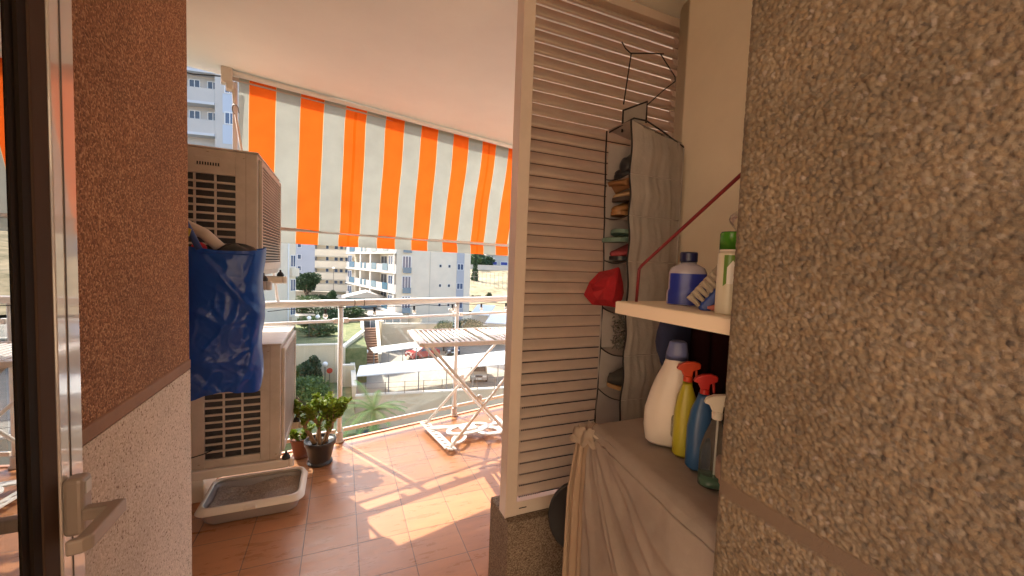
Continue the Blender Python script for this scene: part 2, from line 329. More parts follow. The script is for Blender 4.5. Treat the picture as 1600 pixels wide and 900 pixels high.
# ------------------------------------------------------------------ louvred shutter
SY = 1.5
t = thing('louvred_shutter', 'tall white aluminium louvred shutter standing on the low wall', 'shutter', (.65, SY, .42))
MB().box(.638, .688, SY - .040, SY + .022, .42, 2.64).box(1.45, 1.50, SY - .040, SY + .022, .42, 2.64).box(.688, 1.45, SY - .038, SY + .020, .42, .478).box(.688, 1.45, SY - .038, SY + .02, 2.6, 2.64).build('frame', M_shutter, t, bevel=.002)
MB().box(.6365, .641, SY - .0415, SY + .0235, .42, 2.64).build('edge_seal', mat('edge_seal', (.62, .50, .42), .4), t)
ZL = []; mb = MB(); z = .50; pitch = .0478; k = 0
while z < 2.59:
    # curved blade, upper edge towards the outside
    # curved blade with a rolled lower lip that overhangs the blade below
    C_ = [(-.028, .0015), (-.034, .0005), (-.0370, .004), (-.0365, .010), (-.032, .017), (-.022, .026), (-.008, .036), (.006, .046), (.014,   .0555 + .027 * max(0, (z - 1.5) / 1.65))]
    P = [(SY + a_, z + b_) for a_, b_ in C_] + [(SY + a_ + .0014, z + b_ + .0009) for a_, b_ in C_[::-1]]
    mb.prism(P, 0, .689, 1.449); ZL.append(z); z += pitch
M_slat = fabric('slat_plastic', (.72, .61, .51), .38, rough=.28, bump=.02); mb.build('slats', M_slat, t, smooth=2)
for q_, z_ in enumerate(ZL[:33]):  # black lower strips are seals; brown upper ones are painted slat shadow
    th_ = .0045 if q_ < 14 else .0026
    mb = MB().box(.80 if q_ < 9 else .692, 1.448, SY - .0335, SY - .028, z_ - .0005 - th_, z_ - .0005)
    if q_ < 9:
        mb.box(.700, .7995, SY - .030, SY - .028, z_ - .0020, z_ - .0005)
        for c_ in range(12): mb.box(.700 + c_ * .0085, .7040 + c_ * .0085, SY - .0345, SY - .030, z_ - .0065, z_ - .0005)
    mb.build('seal_shade_strip', M_black if q_ < 14 else mat('slat_shade_brown', (.10, .065, .045), .7), t)
MB().box(.70, .735, SY - .0395, SY - .0378, .447, .451).build('latch_slot', M_dark, t)

# ------------------------------------------------------------------ railing
t = thing('balcony_railing', 'white tubular balcony railing with clear glass infill panels', 'railing', rp(0))
MB().tube([rp(-1.3, 0, 1.125), rp(4.2, 0, 1.125)], .027, 14).build('handrail', M_rail, t, smooth=True)
for s in (0, 1.05, 2.1, 3.15):
    po = MB().tube([rp(s, 0, .02), rp(s, 0, 1.10)], .019, 12).build('post', M_rail, t, smooth=True)
    MB().lathe(rp(s, 0, 0), [(.036, 0), (.036, .012), (.028, .02), (.027, .075), (.02, .085)], 16).build('base_collar', mat('collar', (.55, .45, .38), .5), po, smooth=2)
for s in (-1.05, 0, 1.05, 2.1, 3.15):
    MB().tube([rp(s + .03, 0, .985), rp(s + 1.02, 0, .985)], .012, 8).build('mid_rail', M_rail, t, smooth=True)
    MB().obox(rp(s + .525, 0, .095), DR * .495, NR * .011, (0, 0, .014)).build('bottom_rail', mat('bottom_rail', (.74, .62, .5), .45), t, bevel=.003)
    MB().obox(rp(s + .525, 0, .541), DR * .482, NR * .003, (0, 0, .43)).build('glass_panel', M_glass, t)
    for q in (.04, 1.01): MB().obox(rp(s + q, -.002, .985), DR * .018, NR * .017, (0, 0, .018)).build('clamp', M_rail, t, bevel=.003)
for q, zz in ((-.06, .47), (.06, .47)):
    pass

# string lights along the handrail
def cord_pt(s): return rp(s, -.032, 1.092 - .012 * math.sin(s * 9) ** 2)
t = thing('string_lights', 'dark cord of clear bulb string lights along the handrail', 'string lights', rp(0, 0, 1.1))
MB().tube([cord_pt(-.5 + .05 * k) for k in range(60)], .0028, 6).build('cord', M_black, t)
M_bulb = mat('bulb_glass', (.95, .93, .88), .08, trans=.6)
for s in (-.12, .255, .60, .98, 1.30, 1.6):
    p = cord_pt(s)
    MB().lathe((p.x, p.y, p.z - .034), [(.009, 0), (.010, .03), (.006, .036)], 10).build('socket', M_black, t)
    MB().blob((p.x, p.y, p.z - .053), .018, .018, .022, 12, 8).build('bulb', M_bulb, t, smooth=True)
for s in (.10, .175):
    q = [rp(s, 0, 1.125) + NR * (math.cos(k * math.pi / 6) * .0295) + Vector((0, 0, math.sin(k * math.pi / 6) * .0295)) for k in range(13)]
    MB().tube(q, .0025, 6).build('cord_tie', M_black, t)
pc = rp(.985, -.03, 1.04)
mb = MB().tube([pc + Vector((0, 0, .03)), pc + DR * .03 + Vector((0, 0, .02)), pc + DR * .03 - Vector((0, 0, .02)), pc - DR * .01 - Vector((0, 0, .03)), pc - DR * .04 + Vector((0, 0, .005))], .010, 8)
tag(mb.build('clip', mat('white_plastic', (.8, .79, .76), .35), smooth=True), 'white plastic clip hooked on the railing post', 'clip')

# ------------------------------------------------------------------ awning
T0 = Vector((-.654, 3.116, 0))
def ap(s, o, z): v = T0 + DR * s + NR * o; return Vector((v.x, v.y, z))
ORA, CRE = (.80, .125, .014), (.33, .345, .31)
def awn_mat():
    m = bpy.data.materials.new('striped_canvas'); m.use_nodes = True; n = m.node_tree; p = n.nodes['Principled BSDF']; out = n.nodes['Material Output']; L = n.links.new
    uv = n.nodes.new('ShaderNodeUVMap'); uv.uv_map = 'UVMap'; sp = n.nodes.new('ShaderNodeSeparateXYZ'); L(uv.outputs[0], sp.inputs[0])
    def math_(op, a, b=None):
        q = n.nodes.new('ShaderNodeMath'); q.operation = op
        for i, x in enumerate((a, b)):
            if x is None: continue
            if isinstance(x, (int, float)): q.inputs[i].default_value = x
            else: L(x, q.inputs[i])
        return q.outputs[0]
    u = sp.outputs[0]
    ph = math_('FRACT', math_('DIVIDE', math_('ADD', u, -.092 + 3.02), .302))
    r = n.nodes.new('ShaderNodeValToRGB'); r.color_ramp.interpolation = 'CONSTANT'; e = r.color_ramp.elements
    e[0].position = 0; e[0].color = (*ORA, 1); e[1].position = .5; e[1].color = (.66, .50, .25, 1)
    q = e.new(.510); q.color = (*CRE, 1); q = e.new(.990); q.color = (.66, .50, .25, 1)
    L(ph, r.inputs[0])
    # seams where two widths of cloth overlap
    seam = None
    for c0 in (.769, 1.979, 3.2):
        d = math_('LESS_THAN', math_('ABSOLUTE', math_('ADD', u, -c0)), .010)
        seam = d if seam is None else math_('ADD', seam, d)
    mx = n.nodes.new('ShaderNodeMix'); mx.data_type = 'RGBA'; L(seam, mx.inputs[0]); L(r.outputs[0], mx.inputs[6]); mx.inputs[7].default_value = (.72, .10, .006, 1)
    no = n.nodes.new('ShaderNodeTexNoise'); no.inputs['Scale'].default_value = 7; no.inputs['Detail'].default_value = 8; L(uv.outputs[0], no.inputs[0])
    mr = n.nodes.new('ShaderNodeMapRange'); mr.inputs[1].default_value = .3; mr.inputs[2].default_value = .7; mr.inputs[3].default_value = .9; mr.inputs[4].default_value = 1.03; L(no.outputs[0], mr.inputs[0])
    sc = n.nodes.new('ShaderNodeVectorMath'); sc.operation = 'SCALE'; L(mx.outputs[2], sc.inputs[0]); L(mr.outputs[0], sc.inputs['Scale'])
    L(sc.outputs[0], p.inputs['Base Color']); p.inputs['Roughness'].default_value = .85; p.inputs['Specular IOR Level'].default_value = .1
    t = n.nodes.new('ShaderNodeBsdfTranslucent'); L(sc.outputs[0], t.inputs[0]); ms = n.nodes.new('ShaderNodeMixShader'); ms.inputs[0].default_value = .32
    L(p.outputs[0], ms.inputs[1]); L(t.outputs[0], ms.inputs[2]); L(ms.outputs[0], out.inputs[0]); return m
M_awn = awn_mat()
def cloth(name, s0, s1, prof, parent, nu=140):
    me = bpy.data.meshes.new(name); org = ORG[parent]; nv = len(prof); vs = []; uvs = []
    for j, (o, z) in enumerate(prof):
        for i in range(nu + 1):
            s = s0 + (s1 - s0) * i / nu; wv = .012 * math.sin(s * 2.3 + j * .3) + .005 * math.sin(s * 9.4 + j * .5) + .006 * math.sin(j * 1.1 + s)
            vs.append(ap(s, o + wv * min(1, j), z) - org); uvs.append((s, z))
    fs = [(j * (nu + 1) + i, j * (nu + 1) + i + 1, (j + 1) * (nu + 1) + i + 1, (j + 1) * (nu + 1) + i) for j in range(nv - 1) for i in range(nu)]
    me.from_pydata(vs, [], fs); me.materials.append(M_awn); ul = me.uv_layers.new(name='UVMap')
    for l in me.loops: ul.data[l.index].uv = uvs[l.vertex_index]
    for p in me.polygons: p.use_smooth = True
    o = bpy.data.objects.new(name, me); col.objects.link(o); o.parent = parent; return o
t = thing('awning', 'orange and cream striped roll down awning under the ceiling edge', 'awning', ap(0, 0, 2.6))
cloth('canvas', .035, 3.6, [(.0 + .165 * k / 9, 2.615 - .94 * k / 9) for k in range(10)], t)
cloth('valance', -.02, 3.6, [(.167, 1.668), (.168, 1.62), (.170, 1.572)], t)
MB().tube([ap(-.01, -.005, 2.628), ap(3.6, -.005, 2.628)], .017, 14).build('roller', mat('roller_white', (.8, .77, .72), .35), t, smooth=True)
MB().obox(ap(1.8, .01, 2.60), DR * 1.80, NR * .004, (0, 0, .012)).build('roller_cover', mat('roller_cover', (.45, .37, .31), .6), t)
MB().tube([ap(-.03, .165, 1.676), ap(3.6, .165, 1.676)], .0125, 12).build('front_bar', mat('bar_grey', (.62, .58, .54), .4), t, smooth=True)
br_ = MB().obox(ap(-.03, 0, 2.60), DR * .03, NR * .03, (0, 0, .05)).obox(ap(-.015, -.01, 2.54), DR * .02, NR * .02, (0, 0, .03)).build('end_bracket', M_beige_plastic, t, bevel=.006)
MB().tube([ap(.005, -.012, 2.53), ap(.008, -.012, 2.46), ap(.010, -.012, 2.44)], [.010, .009, .005], 8).build('gear_eye', M_beige_plastic, t, smooth=True)
q = [ap(.014 + .016 * math.cos(a_), -.012, 2.405 + .028 * math.sin(a_)) for a_ in [math.radians(x) for x in range(-10, 260, 25)]]
MB().tube([ap(.035, -.012, 2.385)] + q + [ap(.016, -.012, 2.37)], .004, 6).build('hook', M_steel, t, smooth=True)
MB().tube([ap(.016, -.012, 2.375), ap(.055, -.012, 2.10), ap(.07, -.01, 1.2)], .007, 8).build('crank_rod', mat('crank_rod', (.72, .58, .48), .4), t, smooth=True)
MB().obox(ap(.02, .15, 2.25), DR * .014, NR * .012, (0, 0, .38)).build('side_post', mat('side_post', (.42, .38, .34), .5), t, bevel=.002)
MB().tube([rp(-.43, .0, 1.12), ap(.21, .165, 1.68)], .011, 8).build('arm', M_rail, t, smooth=True)
MB().obox(ap(.215, .15, 1.665), DR * .022, NR * .014, (0, 0, .020)).build('arm_clamp', M_rail, t, bevel=.003)
MB().tube([ap(-.32, .12, 2.6), ap(-.2, .10, 2.596), ap(-.03, .02, 2.605)], .004, 6).build('cable', M_black, t)
MB().obox(ap(-.42, -.02, 2.60), DR * .025, NR * .03, (0, 0, .05)).build('end_bracket', M_beige_plastic, t, bevel=.005)
print('shell done')

# ------------------------------------------------------------------ air conditioners
def air_conditioner(label, x0, x1, y0, y1, z0, z1, plate, group):
    t = thing('air_conditioner', label, 'air conditioner', ((x0 + x1) / 2, (y0 + y1) / 2, z0), group)
    gx0, gx1, gz0, gz1 = x0 + .055, x1 - .098, z0 + .045, z1 - .125
    mb = MB()   # casing as shell with an opening in the near side panel
    mb.box(x0, x1, y0 + .02, y1, z0, z1)
    mb.box(x0, gx0, y0, y0 + .0195, z0, z1).box(gx1, x1, y0, y0 + .0195, z0, z1).box(gx0, gx1, y0, y0 + .0195, gz1, z1).box(gx0, gx1, y0, y0 + .0195, z0, gz0)
    mb.build('casing', M_ac, t, bevel=.003)
    MB().box(x0 - .004, x1 + .006, y0 - .004, y1 + .004, z1 + .0005, z1 + .012).build('top_panel', M_ac, t, bevel=.005, seg=3)
    MB().box(gx0 - .002, gx1 + .002, y0 + .0135, y0 + .0192, gz0 - .002, gz1 + .002).build('dark_core', M_fin, t)
    nc, nr = 3, 12; mb = MB(); cw = (gx1 - gx0) / nc; ch = (gz1 - gz0) / nr
    for i in range(1, nc): mb.box(gx0 + i * cw - .005, gx0 + i * cw + .005, y0 + .003, y0 + .0125, gz0, gz1)
    for j in range(1, nr): mb.box(gx0, gx1, y0 + .002, y0 + .013, gz0 + j * ch - .0055, gz0 + j * ch + .0055)
    mb.build('side_grille', M_ac, t, bevel=.0015)
    for px_, pz in ((x0 + .03, z0 + .025), (x1 - .02, z0 + .03), (x1 - .06, z1 - .03), (x0 + .2, z1 - .015)):
        MB().lathe((px_, y0 - .0005, pz), [(.005, -.001), (.005, .001)], 8).build('screw', mat('screw', (.25, .17, .1), .4, metal=.6), t)
    MB().box(x1 - .052, x1 - .0505, y0 - .0006, y0 + .001, z0, z1).build('panel_seam', mat('seam_brown', (.22, .16, .12), .6), t)
    if plate:
        hp = MB().box(gx0 + .09, gx0 + .20, y0 - .004, y0 + .0015, z1 - .085, z1 - .04).build('hand_grip', M_ac, t, bevel=.004)
        mb = MB()
        for k in range(9): mb.box(gx0 + .10 + k * .011, gx0 + .106 + k * .011, y0 - .0052, y0 - .004, z1 - .083, z1 - .068)
        mb.build('grip_slots', M_dark, hp)
    # louvred front facing the balcony: bulged frame and thin slats
    fx = x1
    mb = MB(); mb.box(fx + .0005, fx + .018, y0 + .03, y0 + .055, z0 + .03, z1 - .02).box(fx + .0005, fx + .018, y1 - .05, y1 - .02, z0 + .03, z1 - .02).box(fx + .0005, fx + .018, y0 + .055, y1 - .05, z1 - .05, z1 - .02).box(fx + .0005, fx + .018, y0 + .055, y1 - .05, z0 + .03, z0 + .075)
    mb.build('grille_frame', M_ac, t, bevel=.004)
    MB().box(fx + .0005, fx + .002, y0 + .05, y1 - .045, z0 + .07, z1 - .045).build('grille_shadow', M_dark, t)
    mb = MB(); n = 30; h = (z1 - z0 - .13) / n
    for k in range(n):
        zz = z0 + .08 + k * h
        mb.prism([(fx + .005, zz), (fx + .015, zz + h * .12), (fx + .015, zz + h * .42), (fx + .005, zz + h * .3)], 1, y0 + .055, y1 - .05)
    # prism on axis 1 takes (x,z)
    mb.build('front_grille', M_ac, t)
    return t
air_conditioner('upper air conditioner above the blue bag, beside the striped awning', -.83, -.415, 2.50, 3.28, 1.36, 2.005, True, 'wall mounted air conditioners')
air_conditioner('lower air conditioner directly above the litter tray, white top lit by sun', -.72, -.31, 2.55, 3.22, .315, .97, False, 'wall mounted air conditioners')
def bracket(label, x1, z, ys, group):
    t = thing('support_bracket', label, 'bracket', (-.9, ys[0], z), group)
    for y in ys:
        mb = MB().box(-.928, x1 - .02, y - .018, y + .018, z - .052, z - .002).prism([(x1 - .02, y - .018), (x1, y - .014), (x1 + .008, y), (x1, y + .014), (x1 - .02, y + .018)], 2, z - .052, z - .002)
        a_ = mb.build('arm', M_beige_plastic, t, bevel=.006, seg=2)
        MB().lathe((x1 - .035, y, z - .002), [(.022, 0), (.022, .012), (.014, .026), (.007, .03), (.006, .042), (.003, .045)], 12).build('rubber_foot', M_black, a_, smooth=True)
    return t
bracket('pair of beige bracket arms with black rubber feet under the upper air conditioner', -.355, 1.338, (2.52, 3.18), 'air conditioner brackets')
bracket('beige bracket arms with black rubber feet under the lower air conditioner', -.245, .314, (2.548, 3.12), 'air conditioner brackets')
t = thing('drain_pipe', 'grey flexible drain pipe down the wall beside the lower air conditioner', 'pipe', (-.78, 2.6, 0))
MB().tube([(-.80, 2.45, .02), (-.80, 2.46, .5), (-.79, 2.47, 1.0), (-.80, 2.48, 1.5)], .014, 8).build('hose', mat('hose_grey', (.3, .25, .21), .5), t, smooth=True)
MB().tube([(-.80, 2.44, .33), (-.72, 2.535, .39), (-.66, 2.545, .40), (-.60, 2.545, .43)], .003, 6).build('cable', M_black, t)

# ------------------------------------------------------------------ litter tray
t = thing('litter_tray', 'grey litter tray with cream rim and pale litter on the tiles', 'litter tray', (-.45, 2.66, 0))
def rrect(cx, cy, hx, hy, r, n=6):
    out = []
    for sx, sy, a0 in ((1, 1, 0), (-1, 1, 90), (-1, -1, 180), (1, -1, 270)):
        for k in range(n + 1):
            a_ = R(a0 + 90 * k / n); out.append((cx + sx * (hx - r) + r * math.cos(a_), cy + sy * (hy - r) + r * math.sin(a_)))
    return out
def loft(mb, rings, closed=False):
    n = len(rings[0][0]); vs = [(x, y, z) for poly, z in rings for x, y in poly]
    fs = [(i * n + k, i * n + (k + 1) % n, (i + 1) * n + (k + 1) % n, (i + 1) * n + k) for i in range(len(rings) - 1) for k in range(n)]
    mb.add(vs, fs); return n
cx, cy = -.445, 2.67
mb = MB(); loft(mb, [(rrect(cx, cy, .205, .135, .04), .002), (rrect(cx, cy, .225, .155, .05), .02), (rrect(cx, cy, .245, .172, .05), .085), (rrect(cx, cy, .235, .165, .05), .085), (rrect(cx, cy, .21, .14, .04), .012)])
mb.build('tub', mat('tub_grey', (.33, .28, .25), .35), t, smooth=2)
mb = MB(); loft(mb, [(rrect(cx, cy, .228, .156, .05), .108), (rrect(cx, cy, .234, .163, .05), .116), (rrect(cx, cy, .246, .174, .055), .112), (rrect(cx, cy, .262, .188, .06), .082), (rrect(cx, cy, .258, .184, .06), .078), (rrect(cx, cy, .242, .170, .05), .086), (rrect(cx, cy, .228, .156, .05), .108)])
rim = mb.build('rim', mat('rim_cream', (.72, .62, .50), .3), t, smooth=2)
MB().box(cx - .03, cx + .03, cy - .196, cy - .182, .082, .102).build('clip', mat('rim_cream', (0, 0, 0)), rim, bevel=.004)
mb = MB(); rng = random.Random(2)
def lit(u, v):
    x = cx + (u - .5) * .435; y = cy + (v - .5) * .295
    return (x, y, .052 + .012 * math.sin(x * 17 + 1) + .010 * math.cos(y * 22) + .006 * rng.random())
mb.grid(lit, 90, 60); tag(mb.build('litter', mat('litter', (.50, .42, .34), .9, var=.35, vscale=120, bump=.8, bscale=350), t, smooth=True))

# ------------------------------------------------------------------ blue bag
t = thing('shopping_bag', 'large shiny blue woven plastic bag hanging beside the brown rendered wall', 'bag', (-.5, 2.15, .85))
M_bag = fabric('blue_woven_plastic', (.010, .085, .42), .35, rough=.3, bump=.12); M_bag.node_tree.nodes['Principled BSDF'].inputs['Specular IOR Level'].default_value = .5
M_bag.node_tree.nodes['Principled BSDF'].inputs['Coat Weight'].default_value = .15
def bagf(u, v):
    a_ = u * 2 * math.pi; zz = .845 + (.655 - .05 * 0) * v
    hx = .158 + .012 * v; hy = .07 + .05 * math.sin(v * 2.6)
    c_, s_ = math.cos(a_), math.sin(a_); k = (abs(c_) ** 3.2 + abs(s_) ** 3.2) ** (-1 / 3.2)
    x = -.50 + c_ * k * hx; y = 2.16 + s_ * k * hy
    dg = abs(math.sin(7 * (x + .55) + 5.5 * (zz - .9))); wv = .008 * math.sin(5 * v + 9 * x) + .010 * max(0, 1 - dg * 5) + .008 * max(0, 1 - abs(math.sin(8 * (x + .62) - 3.0 * zz + 1)) * 6) ; q_ = Vector((x * 6, y * 3, zz * 5)); rg = lambda f_, o_: max(0, 1 - abs(mn.noise(q_ * f_ + Vector((o_, 0, 0)))) * 9); wv += .005 * rg(.8, 0) + .003 * rg(1.7, 7) + .0015 * rg(3.4, 3) + .004 * mn.noise(q_ * 1.2) + .0012 * mn.noise(q_ * 5)
    y -= wv * (1.2 - .5 * v) * 1.2; zz += .018 * math.sin(3 * a_) * (1 - v) + .02 * (1 - v) * c_ + (.012 * math.sin(a_ * 2 + 1)) * (v > .97)
    x += .006 * math.sin(22 * zz) * abs(c_)
    return (x, y, zz)
mb = MB(); mb.grid(bagf, 180, 110); mb.add([bagf(i / 180, 0) for i in range(180)], [tuple(range(180))]); mb.build('body', M_bag, t, smooth=True)
mb = MB(); mb.tube([(-.55, 2.06, 1.49), (-.60, 2.07, 1.60), (-.66, 2.10, 1.72), (-.72, 2.2, 1.80)], .013, 6)
mb.build('handle', mat('bag_strap', (.02, .045, .16), .5), t, smooth=True)
mb = MB()
for k in range(3): mb.obox((-.585 - .013 * k, 2.048, 1.56 - .045 * k + .02 * k), (.008, 0, -.004), (0, .002, 0), (.004, 0, .015))
mb.build('yellow_print', mat('yellow_print', (.55, .42, .06), .5), t)
tag(MB().blob((-.44, 2.16, 1.475), .085, .06, .045, 16, 8, lambda a_, p: 1 + .15 * math.sin(3 * a_)).build('dark_cloth', M_black, smooth=True), 'black cloth bundle poking out of the blue bag', 'cloth')
tag(MB().tube([(-.72, 2.25, 1.66), (-.64, 2.2, 1.60), (-.56, 2.17, 1.56), (-.50, 2.16, 1.50)], .024, 12).build('rolled_mat', mat('rolled_beige', (.55, .43, .33), .7), smooth=True), 'beige rolled tube leaning out of the blue bag', 'tube')
tag(MB().blob((-.57, 2.13, 1.492), .03, .03, .03).build('red_cloth', mat('red_cloth', (.35, .01, .02), .8), smooth=True), 'red cloth scrap inside the blue bag', 'cloth')

# ------------------------------------------------------------------ potted plants
M_leaf = fabric('jade_leaf', (.30, .40, .06), .45, rough=.35); M_stem = mat('jade_stem', (.28, .17, .09), .8, var=.3, vscale=30, bump=.4)
M_pot = mat('charcoal_pot', (.035, .028, .026), .4); M_soil = mat('soil', (.06, .04, .025), .95, bump=.8, bscale=90)
def potted(name, label, cx, cy, r, h, potmat, seed, spread, height, nstem, nleaf, group=None):
    rng = random.Random(seed); t = thing(name, label, 'plant', (cx, cy, 0), group)
    MB().lathe((cx, cy, 0), [(r * .72, 0), (r * .8, .006), (r * .8, .014), (r * .66, .016), (r * .70, .03), (r * .92, h * .82), (r * .99, h * .83), (r * 1.02, h), (r * .95, h), (r * .90, h * .9), (r * .3, h * .88)], 28).build('pot', potmat, t, smooth=2)
    MB().lathe((cx, cy, 0), [(r * .88, h * .86), (r * .87, h * .88), (r * .02, h * .90)], 20).build('soil', M_soil, t)
    st = MB(); lf = MB(); tips = []
    def branch(p, d, ln, rad, depth):
        pts = [p]; q = Vector(p); dd = Vector(d)
        for k in range(4):
            dd = (dd + Vector((rng.gauss(0, .18), rng.gauss(0, .18), .08))).normalized(); q = q + dd * ln / 4; pts.append(q.copy())
        st.tube(pts, [rad * (1 - .12 * k) for k in range(5)], 8)
        if depth == 0: tips.append((q, dd)); return
        tips.append((q, dd))
        for k in range(3 if depth > 1 else 3):
            a_ = rng.random() * 6.28; nd = (dd + Vector((math.cos(a_), math.sin(a_), .15)) * .95).normalized(); branch(q, nd, ln * .62, rad * .55, depth - 1)
    for k in range(nstem):
        a_ = k * 6.28 / nstem + rng.random(); branch(Vector((cx + .35 * r * math.cos(a_), cy + .35 * r * math.sin(a_), h * .88)), Vector((math.cos(a_) * spread, math.sin(a_) * spread, 1)).normalized(), height * .52, r * .16, 2)
    for q, dd in tips:
        for k in range(nleaf):
            a_ = rng.random() * 6.28; up = rng.uniform(-.1, 1.0)
            d = Vector((math.cos(a_), math.sin(a_), up)).normalized(); L_ = rng.uniform(.024, .042); W_ = L_ * .36
            b_ = q + dd * rng.uniform(-.05, .03); sdv = d.cross(Vector((0, 0, 1))).normalized(); nv = sdv.cross(d).normalized()
            P = [b_, b_ + d * L_ * .45 + sdv * W_ + nv * .004, b_ + d * L_ * .85 + sdv * W_ * .8 + nv * .007, b_ + d * L_ + nv * .009, b_ + d * L_ * .85 - sdv * W_ * .8 + nv * .007, b_ + d * L_ * .45 - sdv * W_ + nv * .004, b_ + d * L_ * .5 - nv * .004]
            lf.add(P, [(0, 1, 6), (1, 2, 3, 6), (6, 3, 4, 5), (0, 6, 5), (0, 5, 6, 1), (5, 4, 3, 2, 1)][:4] + [(0, 5, 4, 3, 2, 1)])
    st.build('stem', M_stem, t, smooth=True); lf.build('foliage', M_leaf, t)
    return t
potted('jade_plant', 'bushy jade plant in a charcoal plastic pot beside the railing post', -.125, 3.09, .105, .17, M_pot, 5, .42, .30, 5, 25)
potted('potted_succulent', 'small succulent in a brown terracotta pot half hidden behind the lower air conditioner', -.262, 3.235, .07, .145, mat('terracotta_pot', (.24, .085, .045), .7, var=.15), 8, .6, .07, 2, 6)

# ------------------------------------------------------------------ drying rack
t = thing('clothes_airer', 'white folding clothes airer with slatted wooden look top by the railing', 'clothes airer', (1.0, 3.05, 0))
M_airer = mat('airer_white', (.82, .80, .77), .35); M_airer2 = mat('airer_shade', (.80, .78, .75), .4)
ZT = .885; ax0, ax1, ay0, ay1 = .515, 1.62, 2.79, 3.40
fr = MB().box(ax0 + .03, ax1 - .03, ay0, ay0 + .022, ZT - .02, ZT + .012).box(ax0 + .03, ax1 - .03, ay1 - .022, ay1, ZT - .02, ZT + .012).box(ax0, ax0 + .055, ay0 + .015, ay1 - .015, ZT - .018, ZT + .012).box(ax1 - .055, ax1, ay0 + .015, ay1 - .015, ZT - .018, ZT + .012).build('top_frame', mat('top_frame', (.78, .74, .70), .4), t, bevel=.007, seg=3)
for k in range(23):
    x = ax0 + .085 + k * .042
    if k == 11: MB().box(x - .03, x + .03, ay0 + .0225, ay1 - .0225, ZT - .004, ZT + .008).build('centre_panel', M_airer, t, bevel=.003)
    elif k not in (10, 12): MB().box(x - .010, x + .010, ay0 + .0225, ay1 - .0225, ZT - .003, ZT + .006).build('slat', M_airer2, t, bevel=.002)
def leg(p, q, m): MB().tube([p, q], .0115, 10).build('leg', m, t, smooth=True)
leg((.60, 2.825, ZT - .02), (1.33, 2.96, .03), M_airer2); leg((1.43, 2.825, ZT - .02), (.80, 2.95, .035), M_airer)
leg((.56, 3.375, ZT - .02), (1.30, 3.36, .04), M_airer); leg((1.42, 3.375, ZT - .02), (.70, 3.43, .05), M_airer)
for p in ((1.0, 2.87, .44), (1.0, 3.37, .46)): MB().blob(p, .024, .016, .024, 12, 8).build('pivot', M_airer2, t, smooth=True)
# slatted foot bar with slots
def foot(P0, P1, wv, name):
    P0, P1 = Vector(P0), Vector(P1); d = (P1 - P0); L_ = d.length; d.normalize(); s_ = Vector(wv)
    up = d.cross(s_).normalized(); mb = MB(); n = 9
    mid = (P0 + P1) / 2
    mb.obox(mid - s_ * .42, d * L_ / 2, s_ * .09, up * .006); mb.obox(mid + s_ * .30, d * L_ / 2, s_ * .20, up * .006)
    for k in range(n + 1):
        c_ = P0 + d * (L_ * (k + .0) / n) ; mb.obox(c_ - s_ * .12, d * L_ / n * .28, s_ * .215, up * .0058)
    return mb.build(name, M_airer, t, bevel=.002)
foot((.70, 3.45, .045), (.80, 2.93, .03), (.095, .015, -.03), 'foot_bar')
foot((1.32, 3.40, .045), (1.36, 2.93, .03), (.075, 0, .02), 'foot_bar')
mb = MB()
def oval(cx, cy, rx, ry, z, th, w, n=28, rot=0):
    inn = []; out = []
    for k in range(n):
        a_ = 2 * math.pi * k / n
        for l, kx, ky in ((out, rx, ry), (inn, rx - w, ry - w)):
            x, y = kx * math.cos(a_), ky * math.sin(a_); l.append((cx + x * math.cos(rot) - y * math.sin(rot), cy + x * math.sin(rot) + y * math.cos(rot)))
    vs = [(x, y, z) for x, y in out] + [(x, y, z) for x, y in inn] + [(x, y, z + th) for x, y in out] + [(x, y, z + th) for x, y in inn]
    fs = []
    for k in range(n):
        m = (k + 1) % n
        fs += [(2 * n + k, 2 * n + m, 3 * n + m, 3 * n + k), (k, m, 2 * n + m, 2 * n + k), (n + m, n + k, 3 * n + k, 3 * n + m), (m, k, n + k, n + m)]
    mb.add(vs, fs)
oval(1.02, 3.20, .20, .105, .05, .014, .04, rot=.15); oval(.90, 3.06, .10, .055, .04, .012, .028, rot=.9); oval(1.18, 3.12, .12, .09, .045, .012, .05, rot=-.3)
mb.obox((1.02, 3.21, .062), (.07, .012, 0), (-.01, .05, 0), (0, 0, .008)); mb.obox((.86, 3.3, .05), (.12, -.02, 0), (.01, .03, 0), (0, 0, .006)); mb.obox((1.25, 3.24, .05), (.10, .03, 0), (.0, .022, 0), (0, 0, .006))
mb.build('folding_frame', M_airer, t, bevel=.003)

# ------------------------------------------------------------------ shelf and what stands on it
SZ = 1.383
t = thing('wall_shelf', 'cream shelf jutting from the pebble dashed wall at eye height', 'shelf', (1, .7, SZ))
MB().box(.70, 1.368, .514, .892, SZ - .034, SZ).build('board', mat('shelf_cream', (.78, .66, .50), .45, var=.05, vscale=6), t, bevel=.003)
MB().box(.696, .6995, .516, .888, SZ - .033, SZ - .002).build('edge_band', mat('shelf_band', (.82, .68, .52), .4), t)
tag(MB().tube([(.745, .862, SZ + .001), (.745, .858, SZ + .09), (.748, .852, SZ + .10), (.742, .566, 1.674), (.74, .42, 1.77)], .0042, 8).build('bracket_rod', M_red, smooth=True), 'thin dark red rod bent above the shelf, rising to the right', 'rod')
M_navy = mat('navy_plastic', (.012, .014, .06), .35); M_clear = mat('milky_plastic', (.50, .45, .52), .25, trans=.25); M_bluel = mat('blue_label', (.02, .035, .28), .3)
t = thing('mouthwash_bottle', 'milky bottle with blue label and dark cap on the shelf', 'bottle', (.84, .76, SZ))
def lathe_rot(mb, c, prof, n, sx, sy, rot): mb.lathe(c, prof, n, sx, sy, rot)
bx, by = .835, .775; rt = R(-42)
